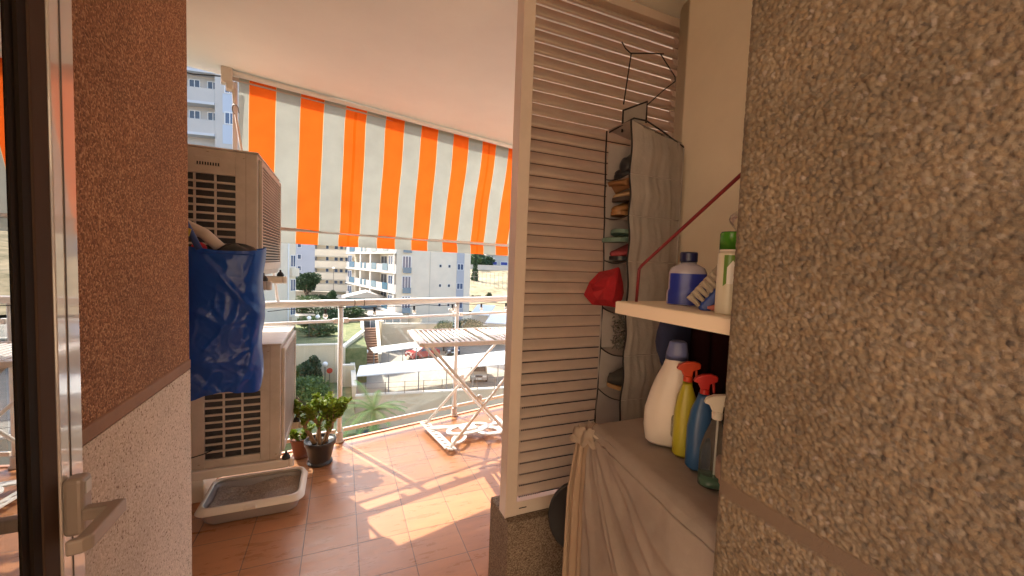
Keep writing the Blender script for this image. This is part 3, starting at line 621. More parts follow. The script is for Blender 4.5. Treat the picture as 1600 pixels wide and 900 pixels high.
mb = MB(); mb.lathe((bx, by, SZ), [(.046, .0), (.050, .004), (.050, .035), (.046, .042), (.046, .085), (.040, .098), (.026, .106), (.020, .108), (.019, .114)], 28, 1, .62, rt); mb.build('body', M_clear, t, smooth=2)
mb = MB(); mb.lathe((bx, by, SZ + .114), [(.021, 0), (.0215, .003), (.0215, .022), (.0195, .025)], 24, 1, .9, rt); mb.build('cap', M_navy, t, smooth=2)
mb = MB()
def lab(u, v):
    a_ = R(205 + 130 * u); r_ = .0512 if v < .45 else .0476; x, y = r_ * math.cos(a_), r_ * .62 * math.sin(a_)
    return (bx + x * math.cos(rt) - y * math.sin(rt), by + x * math.sin(rt) + y * math.cos(rt), SZ + .003 + .08 * v)
mb.grid(lab, 20, 12); mb.build('label', M_bluel, t, smooth=True)
t = thing('round_bottle', 'purple grey rounded bottle behind the scrubbing brush on the shelf', 'bottle', (.93, .74, SZ))
MB().lathe((.945, .745, SZ), [(.026, 0), (.03, .004), (.032, .05), (.03, .07), (.02, .086), (.006, .092)], 20).build('body', mat('purple_grey', (.20, .15, .17), .35), t, smooth=2)
# brush
t = thing('scrubbing_brush', 'blue backed scrubbing brush with cream bristles leaning on the shelf items', 'brush', (.80, .67, SZ))
bc = Vector((.800, .665, SZ + .050)); dr = Vector((.35, -.30, .60)).normalized(); sidev = Vector((.72, .66, 0)).normalized(); nv = dr.cross(sidev).normalized()
if nv.x > 0: nv = -nv
MB().obox(bc - nv * .014, dr * .056, sidev * .022, nv * .013).build('back', mat('brush_blue', (.015, .05, .26), .35), t, bevel=.008, seg=3)
mb = MB()
for i in range(8):
    for j in range(3):
        p = bc + dr * (-.049 + .014 * i) + sidev * (-.013 + .013 * j)
        mb.tube([p - nv * .002, p + nv * .030 + dr * .003], [.0045, .0075], 7)
mb.build('bristles', mat('bristle_cream', (.62, .52, .40), .9, bump=.9, bscale=500), t)
tag(MB().tube([(.755, .640, SZ + .009), (.77, .628, SZ + .010), (.79, .612, SZ + .011), (.83, .58, SZ + .011)], [.003, .0085, .011, .011], 14).build('cream_tube', mat('pink_plastic', (.50, .16, .13), .4, var=.3, vscale=60), smooth=True), 'pink tube lying on the shelf under the brush', 'tube')
t = thing('aerosol_can', 'tall green and cream aerosol can at the right of the shelf', 'spray can', (.79, .592, SZ))
cxx, cyy = .768, .600
MB().lathe((cxx, cyy, SZ), [(.024, 0), (.0255, .003), (.0255, .128), (.0235, .134)], 28).build('body', mat('can_cream', (.66, .60, .46), .3), t, smooth=2)
MB().lathe((cxx, cyy, SZ + .134), [(.0238, 0), (.0238, .004)], 24).build('rim', mat('can_rim', (.75, .70, .6), .25), t)
MB().lathe((cxx, cyy, SZ + .138), [(.0235, 0), (.0235, .034), (.021, .038)], 28).build('cap', mat('can_green', (.06, .24, .02), .25), t, smooth=2)
mb = MB(); mb.grid(lambda u, v: (cxx + .0259 * math.cos(R(190 + 150 * u)), cyy + .0259 * math.sin(R(190 + 150 * u)), SZ + .06 + .066 * v + (.02 * math.sin(u * 3.14) if v < .1 else 0)), 18, 8); mb.build('green_band', mat('can_band', (.13, .25, .04), .3), t, smooth=True)
mb = MB(); mb.grid(lambda u, v: (cxx + .0263 * math.cos(R(205 + 45 * u)), cyy + .0263 * math.sin(R(205 + 45 * u)), SZ + .065 + .05 * v * (1 - .6 * abs(u - .5))), 10, 6); mb.build('white_figure', mat('can_white', (.75, .72, .66), .3), t, smooth=True)
def film(u, v):
    x = .80 + .10 * (u - .5) + .02 * math.sin(9 * v); y = .585 + .03 * math.sin(6 * u) - .03 * v; z = SZ + .14 + .10 * v + .012 * math.sin(8 * u); return (x, y, z)
mb = MB(); mb.grid(film, 14, 14); tag(mb.build('plastic_wrap', glass('thin_film', (.88, .84, .78), .02, .2), smooth=True), 'transparent crumpled plastic wrap above the aerosol can', 'plastic wrap')

# ------------------------------------------------------------------ covered cabinet
CZ = .95
t = thing('covered_cabinet', 'cabinet under a creased beige fabric dust cover below the shelf', 'cabinet', (1.05, .8, 0))
MB().box(.76, 1.36, .53, 1.05, .02, CZ - .02).build('body', M_beige_plastic, t)
def cover(u, v):
    y = .516 + .56 * u
    # v: 0..0.45 top, then round edge, then front to floor
    x0 = .690 + .07 * u; 
    if v < .42: x = 1.36 - (1.36 - x0 - .035) * v / .42; z = CZ
    elif v < .5:
        a_ = (v - .42) / .08 * math.pi / 2; x = x0 + .035 - .035 * math.sin(a_); z = CZ - .035 + .035 * math.cos(a_)
    else: x = x0 - .01 * (v - .5); z = (CZ - .035) * (1 - (v - .5) / .5) + .005
    p = Vector((x * 3, y * 3, z * 3)); nz_ = mn.noise(p) * .024 + mn.noise(p * 2.7) * .007 + mn.noise(p * 7) * .002
    th = math.atan2(CZ - z + .02, 1.10 - y); rid = 0; rid2 = 0
    if v > .46:
        for t0_, am_, wd_ in ((.30, .010, .030), (.52, .007, .022), (.70, .013, .040), (.93, .007, .025), (1.12, .010, .035), (1.33, .008, .03)):
            tt = t0_ + .06 * math.sin(6 * (1.1 - y) + t0_ * 20); e_ = th - tt
            rid += am_ * (math.exp(-(e_ / wd_) ** 2) if e_ > 0 else math.exp(-(e_ / (wd_ * 2.6)) ** 2)) * min(1, (v - .46) * 9)
    else:
        rid2 = .006 * max(0, 1 - abs(mn.noise(Vector((x * 3 + y * 2, y * 5, 4)))) * 9)
    k = nz_ + rid + rid2
    if v < .46: z += k * .55 * min(1, .15 + abs(.30 - v) * 4)
    else: x -= k + .0; 
    hem = .012 * math.sin(y * 30) * max(0, (v - .55)) * 1.2; x -= hem
    if u > .97: y -= .01 * abs(k) * 20
    return (x, y, z)
M_cover = fabric('dust_cover', (.40, .33, .28), .12, bump=.35)
mb = MB(); mb.grid(cover, 130, 240); mb.build('dust_cover', M_cover, t, smooth=True)
def fold(u, v):
    z = CZ - .03 - v * .93; a_ = u * 1.0
    x = .775 + .02 * math.sin(u * 19 + v * 1.5) * (.35 + v * .65) - .022 * u; y = 1.075 + .10 * u + .01 * math.cos(u * 23); y -= .05 * u * max(0, .25 - v) * 4
    return (x, y, z)
mb = MB(); mb.grid(fold, 40, 30); mb.build('side_folds', fabric('fold_cloth', (.46, .34, .24), .1), t, smooth=True, solid=.003)
MB().box(.772, .775, 1.09, 1.094, .55, .80).build('red_piping', mat('dull_red', (.25, .05, .03), .7), t)
def pbag(u, v):
    a_ = u * 6.283; r_ = (.075 * (1 - .45 * v)) * (1 + .14 * math.sin(3 * a_) + .25 * mn.noise(Vector((math.cos(a_) * 2, math.sin(a_) * 2, v * 2)))); return (.775 + .8 * r_ * math.cos(a_), 1.09 + .8 * r_ * math.sin(a_), CZ - .055 + .045 * v + .02 * mn.noise(Vector((math.cos(a_) * 3, math.sin(a_) * 3, v * 3))))
mb = MB(); mb.grid(pbag, 50, 8); tag(mb.build('plastic_bag', fabric('pale_plastic', (.60, .50, .40), .5, rough=.3), smooth=True), 'crumpled pale plastic bag on the corner of the covered cabinet', 'plastic bag')
t = thing('plastic_disc', 'black round plastic disc leaning beside the low wall', 'disc', (.87, 1.25, .3))
dc = Vector((.872, 1.26, .50)); dn = Vector((-.50, -.86, .08)).normalized(); du = dn.cross(Vector((0, 0, 1))).normalized(); dv = du.cross(dn)
def disc(rs, nn=32):
    mb = MB(); vs = []
    for r_, h_ in rs:
        for k in range(nn): a_ = 2 * math.pi * k / nn; vs.append(dc + du * r_ * math.cos(a_) + dv * r_ * 1.12 * math.sin(a_) + dn * h_)
    fs = [(i * nn + k, i * nn + (k + 1) % nn, (i + 1) * nn + (k + 1) % nn, (i + 1) * nn + k) for i in range(len(rs) - 1) for k in range(nn)] + [tuple(range(nn))[::-1], tuple((len(rs) - 1) * nn + k for k in range(nn))]
    return mb.add(vs, fs)
disc([(.118, -.01), (.126, 0), (.126, .012), (.118, .016), (.112, .006), (.02, .004)]).build('plate', mat('black_plastic', (.022, .022, .024), .4), t, smooth=2)
for k in (-.025, .0, .03): MB().tube([dc + du * k + dn * .01 - dv * .05, dc + du * (k + .01) + dn * .02 - dv * .45], .006, 8).build('rod', mat('black_plastic', (0, 0, 0)), t, smooth=True)

# ------------------------------------------------------------------ bottles below the shelf
t = thing('detergent_bottle', 'large white detergent bottle with pale blue cap on the covered cabinet', 'bottle', (.885, .89, CZ))
def slab(mb, c, rings, n=28, rot=0, p=2.6):   # rings: (z, rx, ry, dx)
    vs = []
    for z, rx, ry, dx in rings:
        for k in range(n):
            a_ = 2 * math.pi * k / n; c_, s_ = math.cos(a_), math.sin(a_); q = (abs(c_) ** p + abs(s_) ** p) ** (-1 / p); x = c_ * q * rx + dx; y = s_ * q * ry
            vs.append((c[0] + x * math.cos(rot) - y * math.sin(rot), c[1] + x * math.sin(rot) + y * math.cos(rot), c[2] + z))
    fs = [(i * n + k, i * n + (k + 1) % n, (i + 1) * n + (k + 1) % n, (i + 1) * n + k) for i in range(len(rings) - 1) for k in range(n)] + [tuple(range(n))[::-1], tuple((len(rings) - 1) * n + k for k in range(n))]
    return mb.add(vs, fs)
rot = R(-47); c_ = (.895, .880, CZ + .008)
slab(MB(), c_, [(0, .045, .03, 0), (.008, .055, .036, 0), (.05, .062, .038, 0), (.10, .061, .038, 0), (.16, .052, .036, .006), (.20, .044, .032, .012), (.235, .034, .026, .018), (.255, .030, .024, .02), (.262, .026, .022, .02)], rot=rot).build('body', mat('detergent_white', (.68, .60, .52), .3, var=.04), t, smooth=2)
slab(MB(), c_, [(.256, .031, .027, .02), (.275, .030, .026, .021), (.305, .024, .022, .022), (.31, .018, .018, .022)], rot=rot).build('cap', mat('cap_blue', (.13, .16, .34), .35), t, smooth=2)
mb = MB(); mb.grid(lambda u, v: (c_[0] + (-.055 + .052 * u ** .5 * 1) * math.cos(rot) + .0395 * math.sin(rot), c_[1] + (-.055 + .052 * u) * math.sin(rot) - .0395 * math.cos(rot), CZ + .02 + .10 * v), 1, 1)
slab(MB(), (c_[0], c_[1], CZ), [(.045, .020, .0396, .028), (.05, .026, .0398, .028), (.10, .026, .0398, .028), (.108, .018, .0396, .028)], rot=rot).build('label', mat('label_grey', (.30, .27, .20), .4, var=.4, vscale=80), t, smooth=2)
def trigger(t, c, m, rot, s=1.0):
    mb = MB(); c = Vector(c); dx = Vector((math.cos(rot), math.sin(rot), 0)); dy = Vector((-dx.y, dx.x, 0)); z_ = Vector((0, 0, 1))
    def P(a_, b_): return c + dx * a_ * s + z_ * b_ * s
    prof = [(-.014, 0), (.012, 0), (.014, .018), (.035, .028), (.036, .044), (.016, .050), (-.010, .046), (-.030, .036), (-.036, .022), (-.022, .018)]
    vs = [P(*q) + dy * .010 * s for q in prof] + [P(*q) - dy * .010 * s for q in prof]; k = len(prof)
    mb.add(vs, [tuple(range(k))[::-1], tuple(range(k, 2 * k))] + [(i, (i + 1) % k, k + (i + 1) % k, k + i) for i in range(k)])
    mb.add([P(*q) + dy * e for q in ((.020, .026), (.028, .026), (.030, -.010), (.024, -.012)) for e in (-.005 * s, .005 * s)], [(0, 1, 3, 2), (2, 3, 5, 4), (4, 5, 7, 6), (6, 7, 1, 0), (0, 2, 4, 6), (1, 7, 5, 3)])
    mb.lathe(c - z_ * .022 * s, [(.014 * s, 0), (.0145 * s, .018 * s), (.012 * s, .024 * s)], 16)
    return mb.build('trigger_head', m, t, bevel=.003 * s, seg=3)
t = thing('yellow_spray_bottle', 'narrow yellow bottle with orange trigger between white and blue bottles', 'bottle', (.87, .79, CZ))
slab(MB(), (.888, .802, CZ + .007), [(0, .024, .02, 0), (.008, .030, .024, 0), (.12, .030, .024, 0), (.165, .024, .02, 0), (.20, .013, .013, .0), (.21, .012, .012, 0)], rot=R(-40)).build('body', mat('yellow_plastic', (.42, .36, .02), .35), t, smooth=2)
trigger(t, (.888, .802, CZ + .232), mat('orange_plastic', (.55, .06, .015), .35), R(-35), .85)
t = thing('blue_spray_bottle', 'blue bottle with red trigger standing next to the yellow one', 'bottle', (.86, .73, CZ))
slab(MB(), (.868, .735, CZ + .006), [(0, .024, .02, 0), (.008, .031, .025, 0), (.11, .031, .025, 0), (.155, .026, .02, .002), (.19, .014, .014, .004), (.20, .013, .013, .004)], rot=R(-40)).build('body', mat('blue_plastic', (.025, .09, .22), .35), t, smooth=2)
trigger(t, (.872, .731, CZ + .219), mat('red_plastic', (.50, .02, .015), .35), R(-40), .8)
t = thing('clear_spray_bottle', 'clear spray bottle with green liquid and white trigger nearest the wall', 'bottle', (.83, .66, CZ))
sc_ = (.828, .655, CZ + .006); ro = R(-40)
M_pet = mat('clear_pet', (.80, .82, .78), .06, trans=.95); M_pet.node_tree.nodes['Principled BSDF'].inputs['IOR'].default_value = 1.12
slab(MB(), sc_, [(0, .024, .018, 0), (.006, .034, .024, 0), (.09, .033, .024, 0), (.125, .024, .02, .0), (.155, .013, .013, 0), (.165, .0125, .0125, 0)], rot=ro).build('body', M_pet, t, smooth=2)
slab(MB(), sc_, [(.003, .022, .016, 0), (.007, .0315, .0215, 0), (.032, .0313, .0213, 0)], rot=ro).build('liquid', mat('green_liquid', (.10, .30, .16), .1, trans=.5), t, smooth=2)
MB().tube([(sc_[0], sc_[1], sc_[2] + .01), (sc_[0] + .003, sc_[1], sc_[2] + .165)], .0022, 8).build('dip_tube', mat('white_plastic', (0, 0, 0)), t, smooth=True)
trigger(t, (sc_[0], sc_[1], sc_[2] + .185), mat('cream_trigger', (.74, .68, .56), .35), ro, .85)
slab(MB(), sc_, [(.020, .010, .0243, .016), (.024, .0135, .0245, .016), (.066, .0135, .0245, .016), (.074, .007, .0243, .016)], rot=ro).build('label', mat('peach_label', (.60, .36, .26), .4, var=.2, vscale=90), t, smooth=2)
mb = MB(); mb.grid(lambda u, v: (1.02 + .22 * u, .92 - .08 * u + .012 * math.sin(u * 22), CZ + .02 + .405 * v), 30, 4); tag(mb.build('maroon_cloth', fabric('maroon', (.035, .008, .010), .1), smooth=True), 'dark maroon cloth hanging in the recess behind the spray bottles', 'cloth')
tag(MB().blob((1.03, .99, CZ + .285), .075, .04, .105, 18, 10, lambda a_, p: 1 + .08 * math.sin(4 * a_ + 3 * p)).build('navy_bag', mat('navy_cloth', (.02, .028, .08), .8, bump=.5, bscale=20), smooth=True), 'dark navy bag tucked behind the detergent bottle cap', 'bag')

# ------------------------------------------------------------------ hanging shoe organiser
t = thing('hanging_shoe_organiser', 'tall grey fabric shoe organiser with black piping hanging on the shutter', 'shoe organiser', (1.2, 1.4, .74))
M_org = fabric('grey_nonwoven', (.50, .46, .42), .12, bump=.4); M_orgi = fabric('grey_nonwoven_inner', (.60, .56, .52), .2, bump=.2)
OX0, OX1, OY0, OY1 = 1.06, 1.335, 1.298, 1.456
zs = [2.065, 1.855, 1.69, 1.505, 1.295, 1.115, .93, .745]
def bulge(z, seed=0):
    z = max(min(z, 2.065), .745)
    for i in range(7):
        if zs[i + 1] <= z <= zs[i]: return .5 - .5 * math.cos(2 * math.pi * (z - zs[i + 1]) / (zs[i] - zs[i + 1]))
    return 0
def lean(z): return .012 * math.sin((z - .7) * 3.2)
def side(u, v):
    z = .745 + 1.32 * v - .055 * u * (v > .999) - .0 ; x = OX0 + (OX1 - OX0) * u + lean(z) * (1 - u); bu = bulge(z)
    fold_ = .009 * mn.noise(Vector((u * 3.5, z * 1.2, 2))) + .004 * mn.noise(Vector((u * 11, z * 2.4, 7))) + .004 * max(0, 1 - abs(mn.noise(Vector((u * 4 + z * .6, z * 1.1, 11)))) * 9)
    y = OY0 - .016 * bu * math.sin(min(1, u * 1.15) * math.pi) - fold_ + .04 * max(0, u - .75) * 4 * .25
    z -= .05 * u ** 1.3 * max(0, v - .9) * 10
    return (x, y, z)
mb = MB(); mb.grid(side, 36, 120); mb.build('near_side_panel', M_org, t, smooth=True)
mb = MB(); mb.grid(lambda u, v: (OX0 + (OX1 - OX0) * u, OY1 - .001, .745 + 1.27 * v), 6, 30); mb.build('far_side_panel', M_orgi, t)
mb = MB(); mb.grid(lambda u, v: (OX1, OY0 + (OY1 - OY0) * u, .745 + 1.25 * v), 6, 10); mb.build('back_panel', M_orgi, t)
for i, z in enumerate(zs):
    sag = .012
    mb = MB(); mb.grid(lambda u, v: (OX0 + .002 + lean(z) + (OX1 - OX0 - .004) * u, OY0 + (OY1 - OY0) * v, z - sag * math.sin(v * math.pi) * (1 if i else 0) - .05 * u * (i == 0) + .004 * v), 8, 8)
    mb.build('shelf' if i else 'top_panel', M_orgi if i else M_org, t, smooth=True)
    if 0 < i: MB().tube([(OX0 + lean(z) - .002, OY0 + (OY1 - OY0) * k / 8, z - sag * math.sin(k / 8 * math.pi) + .004 * k / 8) for k in range(9)], .0022 if i not in (4, 5) else .003, 6).build('shelf_piping', M_piping if i != 2 else M_piping, t, smooth=True)
    if 0 < i < 7: MB().tube([(side(k / 12, (z - .745) / 1.32)[0], side(k / 12, (z - .745) / 1.32)[1] - .0015, z) for k in range(13)], .0020, 5).build('side_seam', M_orgi, t, smooth=True)
for yy, nm in ((OY0, 0), (OY1, 1)):
    MB().tube([(OX0 + lean(z_) - .002, yy - (.006 if nm == 0 else -.0) * 0 - .010 * bulge(z_) * (1 if nm == 0 else -.2), z_) for z_ in [.745 + 1.32 * k / 60 for k in range(61)]], .0034, 6).build('edge_piping', M_piping, t, smooth=True)
MB().tube([(OX0, OY1, 2.062), (OX0, OY0, 2.072), (OX0 + .06, OY0 - .002, 2.072), (OX0 + .15, OY0, 2.045), (OX1, OY0 + .005, 2.0)], .0034, 6).build('top_piping', M_piping, t, smooth=True)
hp = MB().obox((1.145, 1.40, 2.125), (.062, 0, .03), (0, .0012, 0), (0, 0, .045)).build('hanging_flap', M_org, t)
MB().tube([(1.083, 1.398, 2.05), (1.083, 1.398, 2.14), (1.207, 1.398, 2.20), (1.207, 1.398, 2.11)], .0045, 6).build('flap_piping', M_piping, hp, smooth=True)
MB().tube([(1.083, 1.398, 2.165), (1.113, 1.405, 2.37), (1.118, 1.41, 2.385), (1.11, 1.44, 2.42), (1.105, 1.460, 2.455)], .0028, 6).build('hook_wire', M_black, t, smooth=True)
MB().tube([(1.113, 1.405, 2.384), (1.20, 1.40, 2.402), (1.285, 1.40, 2.420)], .0028, 6).build('cross_wire', M_black, t, smooth=True)
MB().tube([(1.265, 1.40, 2.418), (1.358, 1.40, 2.338), (1.36, 1.40, 2.318), (1.30, 1.40, 2.27), (1.213, 1.40, 2.19)], .0026, 6).build('side_wire', M_black, t, smooth=True)

def shoe(name, label, c, L_, W_, H_, m, ms, rot, tilt=0, fn=None, cat='shoe'):
    t = thing(name, label, cat, c); c = Vector(c); mb = MB(); n = 16
    cr, sr = math.cos(rot), math.sin(rot)
    rings = []
    for i in range(13):
        u = i / 12; hw = W_ / 2 * (math.sin(math.pi * min(1, .12 + u * .88)) ** .35 if u < 1 else .2) * (.8 + .25 * u); hh = H_ * (1 - .55 * min(1, max(0, (u - .25) / .6))) * (1 if u > .03 else .8)
        if u > .95: hh *= .6; hw *= .6
        rings.append([(u * L_ - L_ / 2, hw * math.cos(2 * math.pi * k / n), max(0, hh / 2 + hh / 2 * math.sin(2 * math.pi * k / n))) for k in range(n)])
    def T(p):
        x, y, z = p; z += x * tilt; return (c.x + x * cr - y * sr, c.y + x * sr + y * cr, c.z + z)
    vs = [T(p) for r_ in rings for p in r_]
    fs = [(i * n + k, i * n + (k + 1) % n, (i + 1) * n + (k + 1) % n, (i + 1) * n + k) for i in range(12) for k in range(n)] + [tuple(range(n))[::-1], tuple(12 * n + k for k in range(n))]
    mb.add(vs, fs); mb.build('upper', m, t, smooth=True)
    mb = MB(); sp = []
    for k in range(24):
        a_ = 2 * math.pi * k / 24; sp.append((L_ * .52 * math.cos(a_), W_ * .5 * math.sin(a_) * (1 + .12 * math.cos(a_))))
    mb.add([T((x, y, -.012)) for x, y in sp] + [T((x, y, .004)) for x, y in sp], [tuple(range(24))[::-1], tuple(range(24, 48))] + [(k, (k + 1) % 24, 24 + (k + 1) % 24, 24 + k) for k in range(24)])
    mb.build('sole', ms, t); return t
M_dshoe = mat('dark_leather', (.02, .02, .024), .4); M_tan = mat('tan_leather', (.34, .17, .06), .5, var=.2, vscale=30); M_teal = mat('teal_rubber', (.13, .22, .18), .5)
shoe('black_boot', 'black boot in the topmost pocket of the organiser', (1.15, 1.375, 1.872), .16, .10, .15, M_dshoe, M_dshoe, math.pi)
shoe('black_shoe', 'black shoe at the front of the topmost pocket', (1.13, 1.40, 1.868), .13, .10, .055, M_dshoe, M_dshoe, math.pi + .2)
shoe('tan_shoe', 'tan leather shoe in the second pocket, below the black boot', (1.13, 1.41, 1.712), .15, .09, .065, M_tan, M_tan, math.pi + .3)
shoe('brown_slipper', 'pale brown slipper lying over the tan shoe', (1.12, 1.385, 1.775), .13, .09, .045, mat('pale_tan', (.42, .28, .15), .6), mat('dark_sole', (.06, .04, .03), .7), math.pi - .2, -.1)
MBx = MB(); MBx.grid(lambda u, v: (1.067 + .05 * u, 1.335 + .14 * v, 1.822 + .022 * math.sin(u * 3 + v)), 6, 8); tag(MBx.build('tan_cloth', fabric('tan_cloth', (.38, .20, .09), .1), smooth=True, solid=.02), 'folded tan cloth at the top of the second pocket', 'cloth')
shoe('teal_sandal', 'teal rubber sandal lying at the top of the third pocket', (1.10, 1.40, 1.600), .15, .12, .018, M_teal, M_teal, math.pi, -.05)
shoe('green_sandal', 'grey green sandal tilted over the teal one', (1.13, 1.40, 1.628), .14, .11, .015, mat('grey_green', (.15, .24, .21), .5), M_teal, math.pi + .4, .12)
shoe('red_shoe', 'dark pink shoe in the third pocket beneath the teal sandal', (1.12, 1.39, 1.522), .13, .10, .065, mat('dull_pink', (.32, .05, .06), .6), M_dshoe, math.pi + .1)
ring = [ony(px_, py_, y_) for px_, py_, y_ in ((911, 461, 1.44), (920, 440, 1.435), (936, 424, 1.43), (952, 421, 1.39), (968, 416, 1.35), (973, 440, 1.325), (972, 468, 1.325), (962, 481, 1.33), (942, 478, 1.37), (925, 477, 1.41))]
mid = [ony(px_, py_, y_) for px_, py_, y_ in ((926, 457, 1.375), (930, 447, 1.405), (941, 436, 1.37), (951, 434, 1.335), (960, 430, 1.33), (963, 442, 1.30), (960, 462, 1.295), (955, 470, 1.315), (942, 468, 1.325), (932, 468, 1.36))]
cc_ = ony(947, 450, 1.345); bk = Vector((1.14, 1.40, 1.37)); nr_ = len(ring)
mb = MB().add(ring + mid + [cc_, bk], [(i, (i + 1) % nr_, nr_ + (i + 1) % nr_, nr_ + i) for i in range(nr_)] + [(nr_ + i, nr_ + (i + 1) % nr_, 2 * nr_) for i in range(nr_)] + [((i + 1) % nr_, i, 2 * nr_ + 1) for i in range(nr_)])
tag(mb.build('red_hat', mat('red_fabric', (.42, .012, .02), .75, var=.3, vscale=14, bump=.3, bscale=30), smooth=False, bevel=.005, seg=3), 'bright red folded cloth hat bulging out of the fourth pocket', 'hat')
mb = MB(); rng = random.Random(4)
for k in range(260):
    p = Vector((1.12 + rng.uniform(-.03, .05), 1.375 + rng.uniform(-.035, .03), 1.135 + rng.random() * .13)); d = Vector((-rng.random(), rng.gauss(0, .6), rng.gauss(0, .6))).normalized()
    mb.tube([p, p + d * .02], [.004, .001], 5)
tag(mb.build('fleece_slipper', mat('grey_fleece', (.16, .15, .13), .95)), 'shaggy grey fleece slipper in the pocket below the red hat', 'slipper')
shoe('brown_striped_shoe', 'dark shoe with ochre side in the second pocket from the bottom', (1.13, 1.37, .962), .13, .075, .11, mat('charcoal_cloth', (.05, .045, .04), .8), mat('ochre', (.35, .20, .08), .6), math.pi - .3, .2)

# ------------------------------------------------------------------ OUTSIDE: ground
M_ground = mat('asphalt', (.10, .11, .125), .85, var=.25, vscale=.6, coord='Object')
M_park = mat('car_park_paving', (.34, .31, .26), .85, var=.18, vscale=.5)
M_soilh = mat('dry_hill_soil', (.33, .26, .155), .95, var=.35, vscale=.25, dirt=(.12, .11, .05))
M_cream = mat('cream_masonry', (.70, .62, .49), .8, var=.08, vscale=.5)
M_stone = mat('stone_wall', (.40, .35, .27), .9, var=.35, vscale=3, bump=.6, bscale=5)
M_whitew = mat('white_masonry', (.50, .47, .43), .8, var=.06, vscale=.4)
M_greyw = mat('blue_grey_masonry', (.36, .39, .46), .8, var=.05, vscale=.3)
M_paleg = mat('pale_blue_band', (.46, .51, .58), .8)
M_wdark = mat('window_glass_dark', (.05, .06, .08), .1, spec=.8); M_wblue = mat('window_glass_blue', (.06, .09, .16), .1, spec=.8)
M_frame = mat('window_frame', (.75, .75, .74), .5); M_bluepanel = mat('blue_balcony_glass', (.08, .17, .24), .15, spec=.8)
tag(MB().box(-700, 700, -500, 900, -13.6, -13.0).build('street', M_ground), kind='structure')
o = MB().box(1.3, 70, 35.6, 58, -12.9, -11.0).build('car_park_ground', M_park); tag(o, kind='structure')
o = MB().box(8.4, 90, 58.4, 75, -12.9, -8.2).build('upper_terrace_ground', M_park); tag(o, kind='structure')
o = MB().box(-40, 1.1, 29, 42, -12.9, -10.6).build('lower_garden_ground', mat('garden_soil', (.20, .20, .09), .95, var=.4, vscale=.8, dirt=(.06, .10, .03))); tag(o, kind='structure')
o = MB().box(-40, 2.5, 42.4, 62, -12.9, -7.4).build('garden_ground', mat('garden_soil', (0, 0, 0))); tag(o, kind='structure')
o = MB().box(-40, 8.2, 62.3, 98, -12.9, -6.6).build('courtyard_ground', M_park); tag(o, kind='structure')
def hill(u, v):
    x = -120 + 420 * u; y = 76 + 330 * v
    z = -8.3 + 10.5 * (1 - math.exp(-max(0, y - 80) / 70)) + 10 * max(0, v - .28) * 1.2 + .02 * max(0, x - 20)
    z += mn.noise(Vector((x * .05, y * .05, 0))) * 2.2 * min(1, v * 8) + mn.noise(Vector((x * .2, y * .2, 3))) * .8
    if x < 12: z = min(z, -7.5 + .02 * (y - 76) + max(0, (y - 125)) * .1)
    return (x, y, z)
mb = MB(); mb.grid(hill, 150, 110); tag(mb.build('hillside', M_soilh, smooth=True), kind='structure')

def hit(px, py, p, q):
    """where the sight line through a pixel meets the vertical wall p-q"""
    d = Vector((q[0] - p[0], q[1] - p[1])).normalized(); nn = Vector((-d.y, d.x, 0)); r = ray(px, py)
    tt = nn.dot(Vector((p[0], p[1], 0)) - Vector((0, 0, 0))) / nn.dot(Vector((r.x, r.y, 0))); w_ = C0 + r * tt
    return (Vector((w_.x, w_.y)) - Vector(p[:2])).dot(d), w_.z, w_
class Facade:
    def __init__(s, p, q, root):
        s.p = Vector(p[:2]); s.q = Vector(q[:2]); s.d = (s.q - s.p).normalized(); s.n = Vector((s.d.y, -s.d.x)); s.root = root   # n points to the viewer when p is left of q
    def P(s, u, o, z): v = s.p + s.d * u + s.n * o; return Vector((v.x, v.y, z))
    def bar(s, mb, u0, u1, o0, o1, z0, z1):
        return mb.obox(s.P((u0 + u1) / 2, (o0 + o1) / 2, (z0 + z1) / 2), Vector((s.d.x, s.d.y, 0)) * (u1 - u0) / 2, Vector((s.n.x, s.n.y, 0)) * (o1 - o0) / 2, (0, 0, (z1 - z0) / 2))
    def u(s, px): return hit(px, 440, s.p, s.q)[0]
    def window(s, u0, u1, z0, z1, o=0, glassm=None, mull=1, fw=.07):
        mb = MB(); s.bar(mb, u0, u0 + fw, o - .02, o + .05, z0, z1); s.bar(mb, u1 - fw, u1, o - .02, o + .05, z0, z1); s.bar(mb, u0 + fw, u1 - fw, o - .02, o + .05, z1 - fw, z1); s.bar(mb, u0 + fw, u1 - fw, o - .02, o + .05, z0, z0 + fw)
        for k in range(1, mull + 1): uu = u0 + (u1 - u0) * k / (mull + 1); s.bar(mb, uu - fw / 2, uu + fw / 2, o - .02, o + .045, z0 + fw, z1 - fw)
        f_ = mb.build('window', M_frame, s.root); pn = MB(); s.bar(pn, u0 + .02, u1 - .02, o - .05, o + .02, z0 + .02, z1 - .02); pn.build('pane', glassm or M_wdark, f_)

# left building (white with recessed windows)
p1 = at(384, 300, 48.5); p0 = (p1.x - 26, p1.y + 4.6)
A = thing('apartment_building', 'white apartment block with recessed dark windows seen above the upper air conditioner', 'building', (p1.x - 10, p1.y + 6, -13), 'apartment blocks across the street')
fa = Facade(p0, p1, A); uR = fa.u(384); mb = MB(); fa.bar(mb, 0, uR, -12, -1.0, -13, 20); fa.bar(mb, fa.u(337), uR, -.99, 0, -13, 20); mb.build('wall', M_whitew, A)
u1_ = fa.u(337)
zA = hit(310, 157, fa.p, fa.q)[1]  # slab under parapet
zB = hit(310, 206, fa.p, fa.q)[1]; fh = zA - zB
sl_ = MB(); pa = MB()
for k in range(-4, 9):
    z = zA + k * fh; fa.bar(sl_, 0, u1_ - .01, -.99, .12, z - .30, z - .05); fa.bar(pa, 0, u1_ - .01, -.15, .0, z - .049, z + 1.25)
